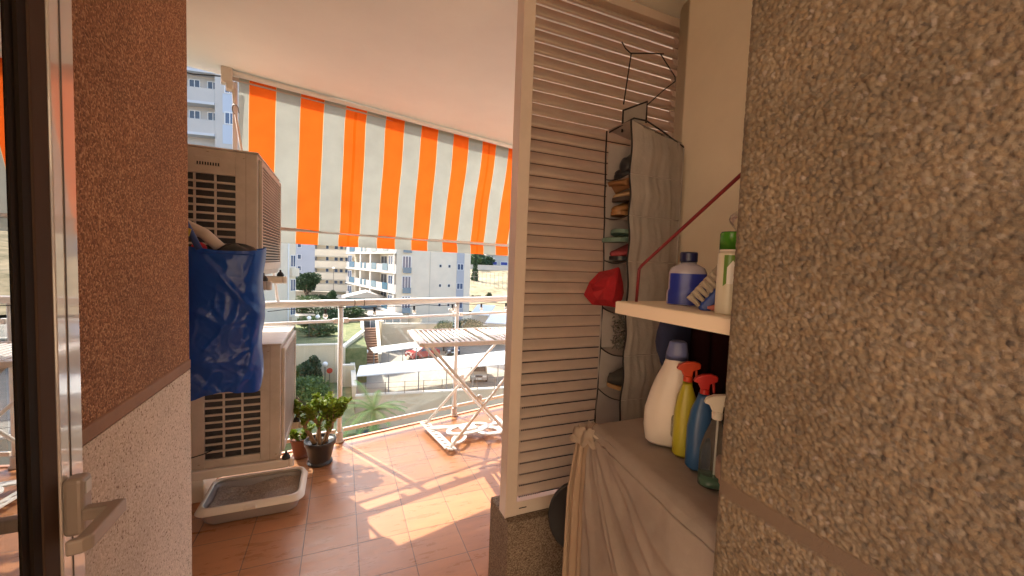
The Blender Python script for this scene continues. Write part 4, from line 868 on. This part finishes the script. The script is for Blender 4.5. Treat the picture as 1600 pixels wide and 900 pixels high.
sl_.build('floor_slab', mat('slab_grey', (.55, .55, .56), .8), A); pa.build('parapet', M_whitew, A)
for k in range(-1, 4):
    z = zA + k * fh
    for a_, b_ in ((289, 307), (318, 337)): fa.window(fa.u(a_), min(fa.u(b_), u1_ - .1), z + 1.35, z + 2.3, -.98, M_wdark)
    uu0, uu1 = fa.u(352), fa.u(368); mb = MB(); fa.bar(mb, fa.u(349), fa.u(369), .002, .03, z - .9, z + .95); mb.build('blue_band', M_paleg, A); fa.window(uu0, uu1, z + 1.0, z + 2.2, .0, M_wblue)

# cream tower left of the grey block
p1 = at(462, 440, 57); p0 = at(395, 440, 51)
T_ = thing('apartment_building', 'narrow cream apartment tower right behind the air conditioners', 'building', (p0.x, p0.y + 4, -13), 'apartment blocks across the street')
ft = Facade(p0, p1, T_); uR = ft.u(462); mb = MB(); ft.bar(mb, 0, uR, -9, 0, -13, 14); mb.build('wall', M_cream, T_)
mb = MB(); ft.bar(mb, ft.u(449), ft.u(450.5), .002, .12, -13, 14); mb.build('downpipe', M_frame, T_)
fh = 3.0
for k in range(-2, 4):
    z0 = 1.47 - 1.2 + (k - 1) * fh
    ft.window(ft.u(453.5), ft.u(461.5), z0, z0 + 1.5, 0, M_wblue, 1)
    if k % 2: mb = MB(); ft.bar(mb, ft.u(452.5), uR + .2, .002, .35, z0 - 1.15, z0 - .15); mb.build('balcony_front', M_cream, T_)

# grey and cream wing far behind
p0 = at(463, 440, 104); p1 = at(560, 440, 98)
B = thing('apartment_building', 'distant block with blue grey end wall and cream gallery floors', 'building', (p0.x + 8, p0.y + 6, -7), 'apartment blocks across the street')
fb = Facade(p0, p1, B); ug = fb.u(491.5); uR = fb.u(560)
mb = MB(); fb.bar(mb, -1, ug, -12, 0, -7, 16); mb.build('end_wall', M_greyw, B); mb = MB(); fb.bar(mb, ug + .01, uR, -12, -1.0, -7, 16); mb.build('wall', M_cream, B)
fl = [hit(515, y, fb.p, fb.q)[1] for y in (418.2, 436.3)]; fh = fl[0] - fl[1]
mb = MB(); sb = MB()
for k in range(-1, 5):
    z = fl[1] + k * fh; fb.bar(mb, ug + .02, uR, -.2, 0, z + .05, z + 1.5); fb.bar(sb, ug + .02, uR, -.99, .06, z - .25, z + .045)
mb.build('parapet', M_cream, B); sb.build('floor_slab', mat('slab_cream', (.5, .45, .36), .8), B)
for k in range(-1, 4):
    z = fl[1] + k * fh + .9
    for a_, b_ in ((505.5, 510.5), (519, 525), (527.5, 533), (536, 541)): fb.window(fb.u(a_), fb.u(b_), z + .7, z + 1.9, -.97, M_wblue, 0, .06)
    fb.window(fb.u(464.5), fb.u(470.5), z + .8, z + 1.9, .0, M_wblue, 0, .06)

# right white block: receding balcony front + plain side wall
K = at(619, 440, 62); Lf = at(541, 440, 90); Rt = at(734.5, 440, 64)
Cb = thing('apartment_building', 'large white apartment block with blue glass balcony panels and a plain cream side', 'building', (K.x, K.y + 6, -9), 'apartment blocks across the street')
f1 = Facade(Lf, K, Cb); f2 = Facade(K, Rt, Cb); uK = f1.u(619); u2 = f2.u(734.5)
b2 = f2.P(u2, -14, 0); b1 = f2.P(0, -14, 0)
mb = MB(); mb.prism([(f1.P(0, -1.6, 0).x, f1.P(0, -1.6, 0).y), (f1.P(uK - .5, -1.6, 0).x, f1.P(uK - .5, -1.6, 0).y), (K.x, K.y), (f2.P(u2, 0, 0).x, f2.P(u2, 0, 0).y), (b2.x, b2.y), (f1.P(0, -14, 0).x, f1.P(0, -14, 0).y)], 2, -9, 15); mb.build('wall', M_cream, Cb)
fl = [hit(619, y, f1.p, f1.q)[1] for y in (427, 457)]; fh = 3.05; z00 = fl[1]
sb = MB(); pb = MB(); gb = MB()
for k in range(-1, 6):
    z = z00 + k * fh
    f1.bar(sb, 0, uK, -1.59, .15, z - .25, z); f1.bar(pb, 0, uK - .02, -.12, .05, z + .001, z + 1.15)
sb.build('balcony_slab', mat('slab_white', (.66, .64, .60), .8), Cb); pb.build('balcony_parapet', M_whitew, Cb)
for k in range(-1, 5):
    z = z00 + k * fh
    for a_, b_ in ((546, 554), (563.5, 566), (569, 572), (580.5, 588), (597.5, 606)):
        mb = MB(); f1.bar(mb, f1.u(a_), f1.u(b_), .052, .11, z + .15, z + 1.25); mb.build('glass_balustrade', M_bluepanel, Cb)
    for a_, b_, g_ in ((543, 549, M_wblue), (552, 560, M_wblue), (568, 574, M_wdark), (581, 590, M_wdark), (593, 598, M_wblue), (606, 613, M_wblue)):
        f1.window(f1.u(a_), f1.u(b_), z + .1, z + 2.5, -1.58 if a_ not in (543, 606) else -.05, g_, 1, .09)
for px_ in (562, 577.5, 614.5):
    mb = MB(); f1.bar(mb, f1.u(px_), f1.u(px_ + 2), -1.58, .08, -9, 15); mb.build('pillar', M_whitew, Cb)
for k in range(-1, 5):
    z = z00 + k * fh
    uu0, uu1 = f2.u(628), f2.u(642)
    f2.window(uu0, uu1, z + .6, z + 2.5, 0, M_wblue, 2, .09); mb = MB(); f2.bar(mb, uu0 + .1, uu1, .06, .35, z - .1, z + .75); mb.build('balcony_box', M_bluepanel, Cb)
    for a_ in (685.5, 699.5): f2.window(f2.u(a_), f2.u(a_ + 4.2), z + .9, z + 1.4, 0, M_wdark, 0, .04)
    f2.window(f2.u(713.5), f2.u(723.5), z + .6, z + 1.6, .06, M_wblue, 1, .06)
mb = MB(); f2.bar(mb, f2.u(713), f2.u(724.5), .002, .05, -9, 15); mb.build('grey_strip', mat('grey_strip', (.38, .39, .42), .8), Cb)
mb = MB(); f2.bar(mb, f2.u(671), f2.u(672), .002, .04, -9, 15); mb.build('expansion_joint', mat('joint', (.52, .47, .38), .8), Cb)

# villa on the hill
vp = at(780, 415, 165); V = thing('villa', 'white villa with dark blue shutters on the hill at the far right', 'building', (vp.x, vp.y, vp.z))
fv = Facade((vp.x - 5, vp.y + 1), (vp.x + 12, vp.y - 3), V); mb = MB(); fv.bar(mb, 0, 15, -8, 0, -3, 5.6); mb.build('wall', M_whitew, V); mb = MB(); fv.bar(mb, -.4, 15.4, -8.3, .5, 5.61, 5.9); mb.build('roof', mat('slab_white', (0, 0, 0)), V)
for uu in (1.2, 5.6, 10): fv.window(uu, uu + 3, 1.4, 2.9, 0, mat('shutter_blue', (.03, .05, .28), .5), 0, .15)

# walls, stairs, car park
def wallthing(label, p, q, z0, z1, t_=.3, m=None, cat='wall', cop=True, name='retaining_wall', z1b=None):
    th = thing(name, label, cat, (p[0], p[1], z0)); d = (Vector(q[:2]) - Vector(p[:2])).normalized(); nn = Vector((d.y, -d.x)) * -t_; z1b = z1 if z1b is None else z1b
    mb = MB(); A0, A1, B1, B0 = Vector(p[:2]), Vector(q[:2]), Vector(q[:2]) + nn, Vector(p[:2]) + nn
    def blk(za, zb, zc, zd, e):
        ee = nn.normalized() * e; a0, a1, b1, b0 = A0 - ee, A1 - ee, B1 + ee, B0 + ee
        return [(a0.x, a0.y, za), (a1.x, a1.y, zb), (b1.x, b1.y, zb), (b0.x, b0.y, za), (a0.x, a0.y, zc), (a1.x, a1.y, zd), (b1.x, b1.y, zd), (b0.x, b0.y, zc)], [(3, 2, 1, 0), (4, 5, 6, 7), (0, 1, 5, 4), (1, 2, 6, 5), (2, 3, 7, 6), (3, 0, 4, 7)]
    mb.add(*blk(z0, z0, z1, z1b, 0)); mb.build('wall_face', m or mat('warm_cream_wall', (.66, .55, .37), .85, var=.08, vscale=.5), th)
    if cop: mb = MB(); mb.add(*blk(z1 + .003, z1b + .003, z1 + .13, z1b + .13, .06)); mb.build('coping', mat('coping', (.74, .68, .56), .7), th)
    return th
wallthing('long pale wall along the street in front of the car park', (1.2, 35.4), (62, 28), -13, -10.1)
wallthing('cream retaining wall behind the car park carports', (8.5, 58.2), (70, 56), -12, -8.0, m=M_stone)
wallthing('cream terrace wall with pale coping above the cypress shrubs', (-10, 42.6), (.2, 41.8), -11, -6.9)
wallthing('wall between the garden and the stairs', (.3, 41.8), (2.6, 50), -11, -7.2, z1b=-7.0)
s0 = onz(497, 612, -10.6); s1 = onz(521, 545, -10.0)
wallthing('sloping cream ramp wall beside the round red sign', (s0.x, s0.y), (s1.x, s1.y + 2), -12, -10.4, z1b=-7.9)
wallthing('cream wall panel behind the railing post at the ramp', (.0, 40.2), (1.25, 40), -13, -8.6)
wallthing('tall cream gate wall at the car park corner', (1.3, 36), (1.3, 48), -12, -9.4, z1b=-8.6, name='garden_wall')
wallthing('courtyard wall in front of the distant cream block', (-12, 88), (-1, 84), -7, -5.0, m=M_stone)
# little walled patio
wallthing('pale patio wall above the back carport', (5.3, 57.2), (12.6, 56.2), -11, -7.3, name='patio_wall')
wallthing('left flank wall of the walled patio', (4.2, 62.6), (5.2, 57.3), -11, -7.0, name='patio_wall')
wallthing('inner partition wall of the walled patio', (8.0, 66), (10.6, 57.8), -11, -6.6, name='patio_wall')
S_ = thing('stairs', 'brown brick steps climbing between two pale walls', 'stairs', (3.4, 52, -11))
for k in range(14): MB().box(2.95, 4.5, 50.4 + k * .45, 50.84 + k * .45, -11.5, -10.8 + k * .24).build('step', mat('brick_step', (.34, .19, .12), .85, var=.2, vscale=3), S_)
wallthing('white balustrade wall right of the brown stairs', (4.6, 50.2), (4.7, 57), -11, -10.0, z1b=-6.6, m=M_whitew, name='stair_wall')
wallthing('white balustrade wall left of the brown stairs', (2.7, 50.4), (2.8, 57), -11, -10.0, z1b=-6.6, m=M_whitew, name='stair_wall')
M_carport = mat('carport_sheet', (.80, .80, .78), .6, var=.05, vscale=1)
def carport(label, P4, z, n, dz=0):
    cxm = sum(p[0] for p in P4) / 4; cym = sum(p[1] for p in P4) / 4
    t = thing('carport', label, 'carport', (cxm, cym, -11), 'white carports'); a_, b_, c_, d_ = [Vector(p) for p in P4]
    mb = MB(); mb.add([(p.x, p.y, z + (dz if i > 1 else 0) + h_) for h_ in (0, .10) for i, p in enumerate((a_, b_, c_, d_))], [(3, 2, 1, 0), (4, 5, 6, 7), (0, 1, 5, 4), (1, 2, 6, 5), (2, 3, 7, 6), (3, 0, 4, 7)]); mb.build('roof', M_carport, t)
    mb = MB()
    for k in range(1, n): q0 = a_.lerp(b_, k / n); q1 = d_.lerp(c_, k / n); mb.tube([(q0.x, q0.y, z - .06), (q1.x, q1.y, z + dz - .06)], .05, 6)
    mb.build('rafter', mat('carport_steel', (.30, .30, .30), .5), t)
    for k in range(n + 1):
        q = d_.lerp(c_, k / n) * .93 + a_.lerp(b_, k / n) * .07; MB().tube([(q.x, q.y, -11), (q.x, q.y, z + dz - .02)], .055, 8).build('post', mat('carport_steel', (0, 0, 0)), t)
fl_ = [onz(*q, -8.7) for q in ((562, 572), (815, 546), (815, 567), (557, 588))]
carport('long white carport roof nearest the street', [(p.x, p.y) for p in fl_], -8.75, 6, .0)
fl_ = [onz(*q, -8.7) for q in ((577, 544), (650, 534.5), (672, 540), (585, 551.5))]
carport('short white carport roof behind the long one', [(p.x, p.y) for p in fl_], -8.75, 4, .0)
# sheds with bluish roofs
def shed(label, px0, px1, py, D, h):
    p, q = at(px0, py, D), at(px1, py, D * .99); t = thing('shed', label, 'shed', (p.x, p.y, p.z), 'low sheds'); f_ = Facade(p, q, t); L_ = (f_.q - f_.p).length
    mb = MB(); f_.bar(mb, 0, L_, -4, 0, -8.5, p.z); mb.build('wall', M_whitew, t)
    a_ = [f_.P(-.3, .5, p.z + .02), f_.P(L_ + .3, .5, p.z + .02), f_.P(L_ + .3, -4.3, p.z + h), f_.P(-.3, -4.3, p.z + h)]
    mb = MB(); mb.add(a_ + [v_ + Vector((0, 0, .15)) for v_ in a_], [(3, 2, 1, 0), (4, 5, 6, 7), (0, 1, 5, 4), (1, 2, 6, 5), (2, 3, 7, 6), (3, 0, 4, 7)]); mb.build('roof', mat('bluish_roof', (.42, .50, .58), .4), t)
shed('low shed with sloping blue grey roof beside the white block', 738, 762, 492, 66, 1.2)
shed('flat pale blue shed roof at the right end of the handrail', 762, 800, 505, 60, .8)
t = thing('garden_pavilion', 'small white pavilion with a pitched roof in front of the balcony block', 'pavilion', (1, 70, -7))
pp = at(575, 466, 70); MB().box(pp.x - 3.4, pp.x + 2.2, pp.y, pp.y + 4, -8, pp.z + .1).build('wall', M_bluepanel, t)
MB().prism([(pp.x - 4, pp.z + .12), (pp.x + 3.0, pp.z + .12), (pp.x - .2, pp.z + 1.1)], 1, pp.y - .6, pp.y + 4.5).build('roof', M_whitew, t)
t = thing('glass_kiosk', 'blue glazed pool kiosk with pale roof below the white block', 'kiosk', (9, 60, -8.2))
pk = at(608, 500, 60); MB().box(pk.x - 2.6, pk.x + 1.6, pk.y, pk.y + 3, -8.3, pk.z + .6).build('glazing', M_bluepanel, t); MB().box(pk.x - 2.9, pk.x + 1.9, pk.y - .4, pk.y + 3.3, pk.z + .61, pk.z + .85).build('roof', M_whitew, t)
for k in range(5): MB().box(pk.x - 2.62 + k * 1.03, pk.x - 2.52 + k * 1.03, pk.y - .04, pk.y - .005, -8.3, pk.z + .6).build('mullion', M_frame, t)

# fence on the street wall
t = thing('wire_fence', 'thin dark fence panels in front of the parked silver car', 'fence', (10, 35, -10.1))
for k in range(18):
    x = 2 + k * 1.6; y = 35.3 - (x - 1.2) * 7.4 / 60.8
    MB().tube([(x, y, -9.97), (x, y, -8.9)], .03, 6).build('post', M_steel, t)
mb = MB()
for zz in (-9.9, -9.4, -8.95): mb.tube([(2, 35.2, zz), (29.2, 31.9, zz)], .015, 5)
mb.build('wire', M_steel, t)

# cars
M_tyre = mat('tyre', (.02, .02, .02), .8)
def car(label, x, y, rz, c):
    t = thing('parked_car', label, 'car', (x, y, -11), 'cars in the car park'); t.rotation_euler.z = 0
    cr, sr = math.cos(rz), math.sin(rz)
    def W(px_, py_, pz): return (x + px_ * cr - py_ * sr, y + px_ * sr + py_ * cr, -11 + pz)
    prof = [(-2.0, .35), (-2.05, .7), (-1.95, .95), (-1.1, 1.05), (-.45, 1.5), (1.1, 1.52), (1.75, 1.05), (2.0, .95), (2.05, .4)]
    def ext(prof, hw, m, name, par, tw=.0):
        mb = MB(); k = len(prof); vs = [W(a_, -hw + (tw if b_ > 1.2 else 0), b_) for a_, b_ in prof] + [W(a_, hw - (tw if b_ > 1.2 else 0), b_) for a_, b_ in prof]
        mb.add(vs, [tuple(range(k)), tuple(range(k, 2 * k))[::-1]] + [(i, (i + 1) % k, k + (i + 1) % k, k + i) for i in range(k)]); return mb.build(name, m, par, bevel=.06 if name == 'body' else 0, seg=3)
    m = mat('car_paint_' + label[:9], c, .25, coat=1); ext(prof, .86, m, 'body', t, .14)
    ext([(-1.16, 1.08), (-1.04, 1.05), (-.50, 1.40), (-.56, 1.44)], .70, M_wdark, 'windscreen', t)
    ext([(-.85, 1.08), (-.42, 1.42), (1.05, 1.44), (1.5, 1.08)], .868, M_wdark, 'side_windows', t, .118)
    for sx in (-1.3, 1.3):
        for sy in (-.82, .82):
            mb = MB(); vs = [W(sx + .32 * math.cos(2 * math.pi * k / 16), sy + e * .1, .32 + .32 * math.sin(2 * math.pi * k / 16)) for e in (-1, 1) for k in range(16)]
            mb.add(vs, [tuple(range(16)), tuple(range(16, 32))[::-1]] + [(k, (k + 1) % 16, 16 + (k + 1) % 16, 16 + k) for k in range(16)]); mb.build('wheel', M_tyre, t)
    for sy in (-.6, .6): mb = MB(); c_ = W(-2.04, sy, .76); mb.obox(c_, Vector((cr, sr, 0)) * .03, Vector((-sr, cr, 0)) * .18, (0, 0, .09)); mb.build('headlight', mat('headlight', (.8, .8, .8), .1), t, bevel=.02)
    mb = MB(); mb.obox(W(-2.06, 0, .5), Vector((cr, sr, 0)) * .02, Vector((-sr, cr, 0)) * .28, (0, 0, .07)); mb.build('number_plate', mat('plate', (.8, .8, .76), .5), t)
    mb = MB(); mb.obox(W(-2.045, 0, .78), Vector((cr, sr, 0)) * .02, Vector((-sr, cr, 0)) * .34, (0, 0, .07)); mb.build('front_grille', M_tyre, t)
    return t
car('silver car parked nose out under the right of the long carport', 14.0, 40.8, R(72), (.42, .40, .37))
car('bright red car between the two carports', 9.9, 51.6, R(20), (.40, .015, .02))
car('dark blue car under the back carport', 14.2, 53.6, R(85), (.03, .05, .09))

# lamps and the sign
def lamp(label, px, py, z0, g='globe lamps in the gardens'):
    p = onz(px, py, z0 + 2.2) if z0 + 2.2 < 1.4 else at(px, py, 40); t = thing('street_lamp', label, 'lamp', (p.x, p.y, z0), g)
    MB().tube([(p.x, p.y, z0), (p.x, p.y, z0 + 2.05)], .04, 8).build('pole', M_steel, t); MB().blob((p.x, p.y, z0 + 2.2), .24, .24, .24, 14, 10).build('globe', mat('globe_white', (.85, .85, .83), .3), t, smooth=True)
lamp('white globe lamp beside the round red sign', 508, 569, -10.6); lamp('white globe lamp at the left end of the carports', 572, 549, -11.0)
lamp('small white globe lamp above the hedge, right one of two', 496.5, 495, -7.4); lamp('small white globe lamp above the hedge, left one of two', 483, 497, -7.4)
ps = onz(515, 579, -9.0); t = thing('round_sign', 'round red sign on a thin pole by the ramp wall', 'sign', (ps.x, ps.y, -10.8)); MB().tube([(ps.x, ps.y, -10.8), (ps.x, ps.y, -8.9)], .03, 6).build('pole', M_steel, t)
mb = MB(); mb.prism([(ps.x + .26 * math.cos(k * math.pi / 10), -9.0 + .26 * math.sin(k * math.pi / 10)) for k in range(20)], 1, ps.y - .06, ps.y - .035); mb.build('disc', mat('sign_red', (.55, .05, .02), .5), t)
lp = at(521, 440, 80); t = thing('tall_lamp_post', 'tall thin lamp post in front of the distant cream block', 'lamp', (lp.x, lp.y, -6.6)); MB().tube([(lp.x, lp.y, -6.6), (lp.x, lp.y, -.4)], .06, 6).build('pole', M_steel, t); MB().blob((lp.x, lp.y, -.2), .25, .25, .2).build('globe', mat('globe_white', (0, 0, 0)), t, smooth=True)

# vegetation
def leafmat(name, c): return mat(name, c, .6, var=.35, vscale=1.2)
G1, G2, G3, G4 = leafmat('foliage_dark', (.045, .085, .035)), leafmat('foliage_mid', (.075, .13, .04)), leafmat('foliage_light', (.12, .18, .05)), leafmat('foliage_olive', (.10, .12, .055))
def bush(name, label, cat, c, rx, ry, rz, m, n, leaf, seed, trunk=0, cone=0, group=None):
    rng = random.Random(seed); t = thing(name, label, cat, (c[0], c[1], c[2]), group); mb = MB(); c = Vector(c); lobes = []
    nl = 9 if not cone else 1
    for k in range(nl):
        a_ = rng.random() * 6.28; r_ = .5 * rng.random() ** .5; lobes.append((Vector((r_ * math.cos(a_) * rx, r_ * math.sin(a_) * ry, rng.uniform(-.35, .45) * rz)), rng.uniform(.42, .62)))
    base = c + Vector((0, 0, trunk + rz))
    for k in range(n):
        if cone:
            h_ = rng.random() ** 1.3; a_ = rng.random() * 6.28; r_ = (1 - h_) ** .8 * (rng.random() ** .3) * (1 + .15 * math.sin(3 * a_ + 5 * h_)); p = c + Vector((rx * r_ * math.cos(a_), ry * r_ * math.sin(a_), 2 * rz * h_ + trunk)); d = Vector((math.cos(a_) * .4, math.sin(a_) * .4, 1))
        else:
            l, s_ = lobes[rng.randrange(nl)]; d = Vector((rng.gauss(0, 1), rng.gauss(0, 1), rng.gauss(0, 1))).normalized(); rr = rng.random() ** .25 * s_
            p = base + l + Vector((d.x * rx * rr, d.y * ry * rr, d.z * rz * rr))
        d = (d + Vector((rng.gauss(0, .5), rng.gauss(0, .5), rng.gauss(0, .5)))).normalized(); s1 = d.orthogonal().normalized(); s1 = (Matrix.Rotation(rng.random() * 6.28, 3, d) @ s1); L_ = leaf * rng.uniform(.6, 1.3)
        mb.add([p - s1 * L_ * .35, p + d * L_ * .6, p + s1 * L_ * .35, p - d * L_ * .5], [(0, 1, 2, 3)])
    mb.build('crown', m, t)
    if trunk: 
        tr = MB(); tr.tube([c, c + Vector((.05, 0, trunk * .6)), base + Vector((0, 0, -.2 * rz))], [rx * .09, rx * .07, rx * .03], 8)
        for k in range(4): a_ = k * 1.57; tr.tube([c + Vector((0, 0, trunk * .8)), base + Vector((math.cos(a_) * rx * .4, math.sin(a_) * ry * .4, 0))], [rx * .045, rx * .015], 6)
        tr.build('trunk', mat('bark', (.14, .10, .07), .9), t)
    return t
q = at(479, 470, 84); bush('courtyard_tree', 'large dark green tree at the foot of the blue grey end wall', 'tree', (q.x, q.y, -6.7), 2.9, 2.6, 2.3, G1, 5200, .38, 1, 1.2)
q = at(494, 470, 82); bush('hedge', 'low dark hedge right of the large courtyard tree', 'hedge', (q.x + .8, q.y, -6.7), 3.4, 1.2, .8, G1, 2200, .3, 2)
q = at(520, 470, 80); bush('clipped_shrub', 'round clipped shrub near the pavilion', 'shrub', (q.x, q.y, -6.7), 1.1, 1.1, 1.1, G1, 1600, .25, 3, .3)
q = onz(485, 515, -7.3); bush('garden_bush', 'bright green bush just under the handrail on the left', 'shrub', (q.x, q.y, -7.4), 2.4, 1.6, .9, G3, 2400, .25, 4)
q = onz(501, 523, -7.3); bush('garden_bush', 'dull green low planting behind the terrace wall coping', 'shrub', (q.x, q.y, -7.4), 2.4, 1.3, .6, G2, 2400, .25, 5)
q = onz(541, 505, -7.3); bush('garden_bush', 'spiky olive green bush right of the railing post', 'shrub', (q.x, q.y + 3, -7.4), 1.8, 1.4, .9, G4, 1600, .3, 6)
q = onz(487, 612, -10.6); bush('conifer_shrub', 'tall uneven dark green conifer shrub beside the lower air conditioner', 'shrub', (q.x, q.y, -10.8), 1.15, 1.1, 1.9, G1, 5600, .2, 7, .1)
for k_, (px_, py_, zz_, rx_, rz_, g_, lb_) in enumerate([(474, 560, -10.6, 1.3, 1.0, G3, 'light green shrub under the terrace wall at the glass edge'), (497, 560, -10.6, 1.5, .9, G2, 'leafy shrub between the conifer and the round shrub'), (516, 556, -10.6, 1.2, 1.1, G1, 'dark shrub behind the round shrub by the post'), (478, 580, -10.6, 1.0, .8, G4, 'olive green shrub below the conifer shrub'), (470, 630, -10.6, 1.5, .9, G2, 'mid green shrub low behind the jade plant'), (495, 632, -10.6, 1.1, .7, G3, 'yellow green shrub at the foot of the conifer shrub'), (512, 503, -7.4, 2.2, 1.0, G1, 'dark bush in the upper garden left of the post'), (472, 497, -7.4, 2.2, 1.3, G2, 'bush in the upper garden beside the cream tower'), (552, 500, -7.4, 1.6, .8, G2, 'bush at the top of the brown stairs'), (600, 497, -8.2, 1.8, .8, G4, 'olive bush beside the glass kiosk'), (690, 522, -8.2, 1.5, .7, G2, 'bush on the upper terrace above the red car'), (730, 520, -8.2, 1.8, .8, G1, 'dark bush on the upper terrace near the sheds')]):
    q = onz(px_, py_, zz_); bush('garden_shrub', lb_, 'shrub', (q.x, q.y, zz_ - .1), rx_ * 1.3, rx_ * 1.05, rz_ * 1.3, g_, 3400, .2, 60 + k_, .15)
q = onz(509, 590, -10.6); bush('round_shrub', 'round green shrub right of the pointed cypress', 'shrub', (q.x, q.y, -10.7), 1.35, 1.3, 1.15, G2, 4200, .17, 8, .2)
q = onz(470, 605, -10.6); bush('garden_shrub', 'pale green shrub partly hidden by the air conditioner', 'shrub', (q.x, q.y, -10.7), 1.2, 1.2, 1.2, G3, 2600, .2, 9, .2)
q = onz(536, 548, -10.6); bush('garden_shrub', 'small shrub behind the ramp wall at the railing post', 'shrub', (q.x, q.y, -9.8), 1.3, 1.0, 1.0, G2, 1800, .2, 10, .2)
q = onz(575, 668, -13); bush('street_hedge', 'low green hedge along the street below the balcony', 'hedge', (q.x + 1.2, q.y, -13), 3.6, .7, .55, G2, 4200, .16, 11)
q = onz(640, 655, -13); bush('street_bush', 'rounded green bush on the street seen under the bottom rail', 'shrub', (q.x, q.y, -13), 1.5, .9, .7, G2, 2600, .16, 12)
for i, (px_, D_, h_, lb) in enumerate([(740, 158, 5.0, 'pine tree on the hill at the right end of the awning'), (749, 165, 5.6, 'taller bushy tree left of the villa'), (760, 160, 4.6, 'dark tree close beside the villa'), (735, 175, 6.0, 'tree half hidden behind the white block corner'), (755, 180, 7.0, 'pale olive tree rising between the dark hill trees'), (745, 185, 8.0, 'highest tree in the clump on the hill'), (767, 178, 6.0, 'tree directly behind the left corner of the villa'), (795, 185, 8.0, 'tree rising behind the villa roof')]):
    q = at(px_, 420, D_); bush('hillside_tree', lb, 'tree', (q.x, q.y, q.z - 2.5), 3.4, 3.4, h_ * .6, (G2, G4, G1, G2, G4, G3, G1, G2)[i], 1800, .8, 20 + i, 2.2, group='trees on the hill')
q = at(741.5, 445, 120); bush('hillside_conifer', 'slender dark conifer on the pale slope', 'tree', (q.x, q.y, q.z), 1.2, 1.2, 5, G1, 1200, .5, 31, .5, 1)
for i, (px_, py_, D_, r_) in enumerate([(764, 462, 95, .9), (770, 466, 90, .6), (739, 468, 85, 1.0), (748, 465, 88, .7), (785, 468, 85, .8), (756, 456, 110, .8)]):
    q = at(px_, py_, D_); bush('scrub_bush', ['round scrub bush', 'small scrub bush', 'broad scrub bush', 'tiny scrub bush', 'low scrub bush', 'higher scrub bush'][i] + ' on the pale slope above the handrail', 'shrub', (q.x, q.y, q.z - .5), r_, r_, r_ * .8, G4, 500, .25, 40 + i, group='scrub on the slope')
t = thing('road_wall', 'white roadside wall and fence across the hill', 'wall', (30, 140, 0)); q0, q1 = at(728, 417, 140), at(812, 419, 140)
MB().wall(q1, q0, q0.z - .8, q0.z + .9, .4).build('wall_face', M_whitew, t)
q0, q1 = at(728, 447, 115), at(812, 452, 108)
t = thing('court_fence', 'tall thin fence round the sports court on the slope', 'fence', (q0.x, q0.y, q0.z))
for k in range(14): v_ = q0.lerp(q1, k / 13); MB().tube([(v_.x, v_.y, v_.z - 2), (v_.x, v_.y, v_.z + 4.2)], .05, 5).build('post', M_steel, t)
mb = MB()
for zz in (0, 1.4, 2.8, 4.2): mb.tube([(q0.x, q0.y, q0.z + zz), (q1.x, q1.y, q1.z + zz)], .025, 5)
mb.build('wire', M_steel, t)
# palm below the balcony
pc = at(583, 640, 22); t = thing('palm_tree', 'small green palm tree seen through the glass panel', 'palm tree', (pc.x, pc.y, -13))
MB().tube([(pc.x - .3, pc.y, -13), (pc.x - .15, pc.y, -10), (pc.x, pc.y, pc.z)], [.2, .15, .13], 10).build('trunk', mat('bark', (0, 0, 0)), t, smooth=True)
rng = random.Random(12)
for k in range(22):
    a_ = k * 2.4; el_ = rng.uniform(-.1, 1.1); L_ = rng.uniform(1.5, 2.1); mb = MB(); pts = []; d = Vector((math.cos(a_) * math.cos(el_), math.sin(a_) * math.cos(el_), math.sin(el_)))
    p = pc.copy()
    for i in range(13): pts.append(p.copy()); d = (d + Vector((0, 0, -.085))).normalized(); p = p + d * L_ / 12
    for i in range(1, 13):
        dd = (pts[i] - pts[i - 1]).normalized(); s_ = dd.cross(Vector((0, 0, 1))).normalized(); ll = .42 * math.sin(math.pi * (i + 1) / 14) ** .6
        for sg in (-1, 1):
            for e in (0, .5):
                b_ = pts[i - 1].lerp(pts[i], e); tip = b_ + (s_ * sg + dd * .8 + Vector((0, 0, -.25))).normalized() * ll; mb.add([b_ - dd * .02, b_ + dd * .045, tip], [(0, 1, 2)])
    mb.tube(pts, .012, 4); mb.build('frond', leafmat('palm_green', (.16, .27, .06)), t)

# unseen block added behind the photographer to bounce warm sunlight inside
rb = thing('rear_bounce_block', 'unseen ochre block added behind the photographer to bounce warm light in', 'building', (0, -9, -13))
mb = MB().box(-26, 16, -16, -6.5, -13, 8); mb.build('wall', mat('bounce_ochre', (.80, .60, .40), .85, var=.08, vscale=.6), rb)
for k in range(3):
    for xx in (-8, -3, 2, 7):
        f_ = MB().box(xx, xx + 1.4, -6.52, -6.46, -4.8 + k * 3, -3.4 + k * 3).build('window', M_wdark, rb)

t = thing('sun_block_box', 'box added to block the sun in the gap behind the lower air conditioner', 'sun blocker', (-.86, 2.9, 0))  # added box that keeps a stray sunbeam off the litter tray
MB().box(-.929, -.735, 2.80, 3.12, 0, 1.25).build('sun_block', M_white_wall, t, bevel=.004)
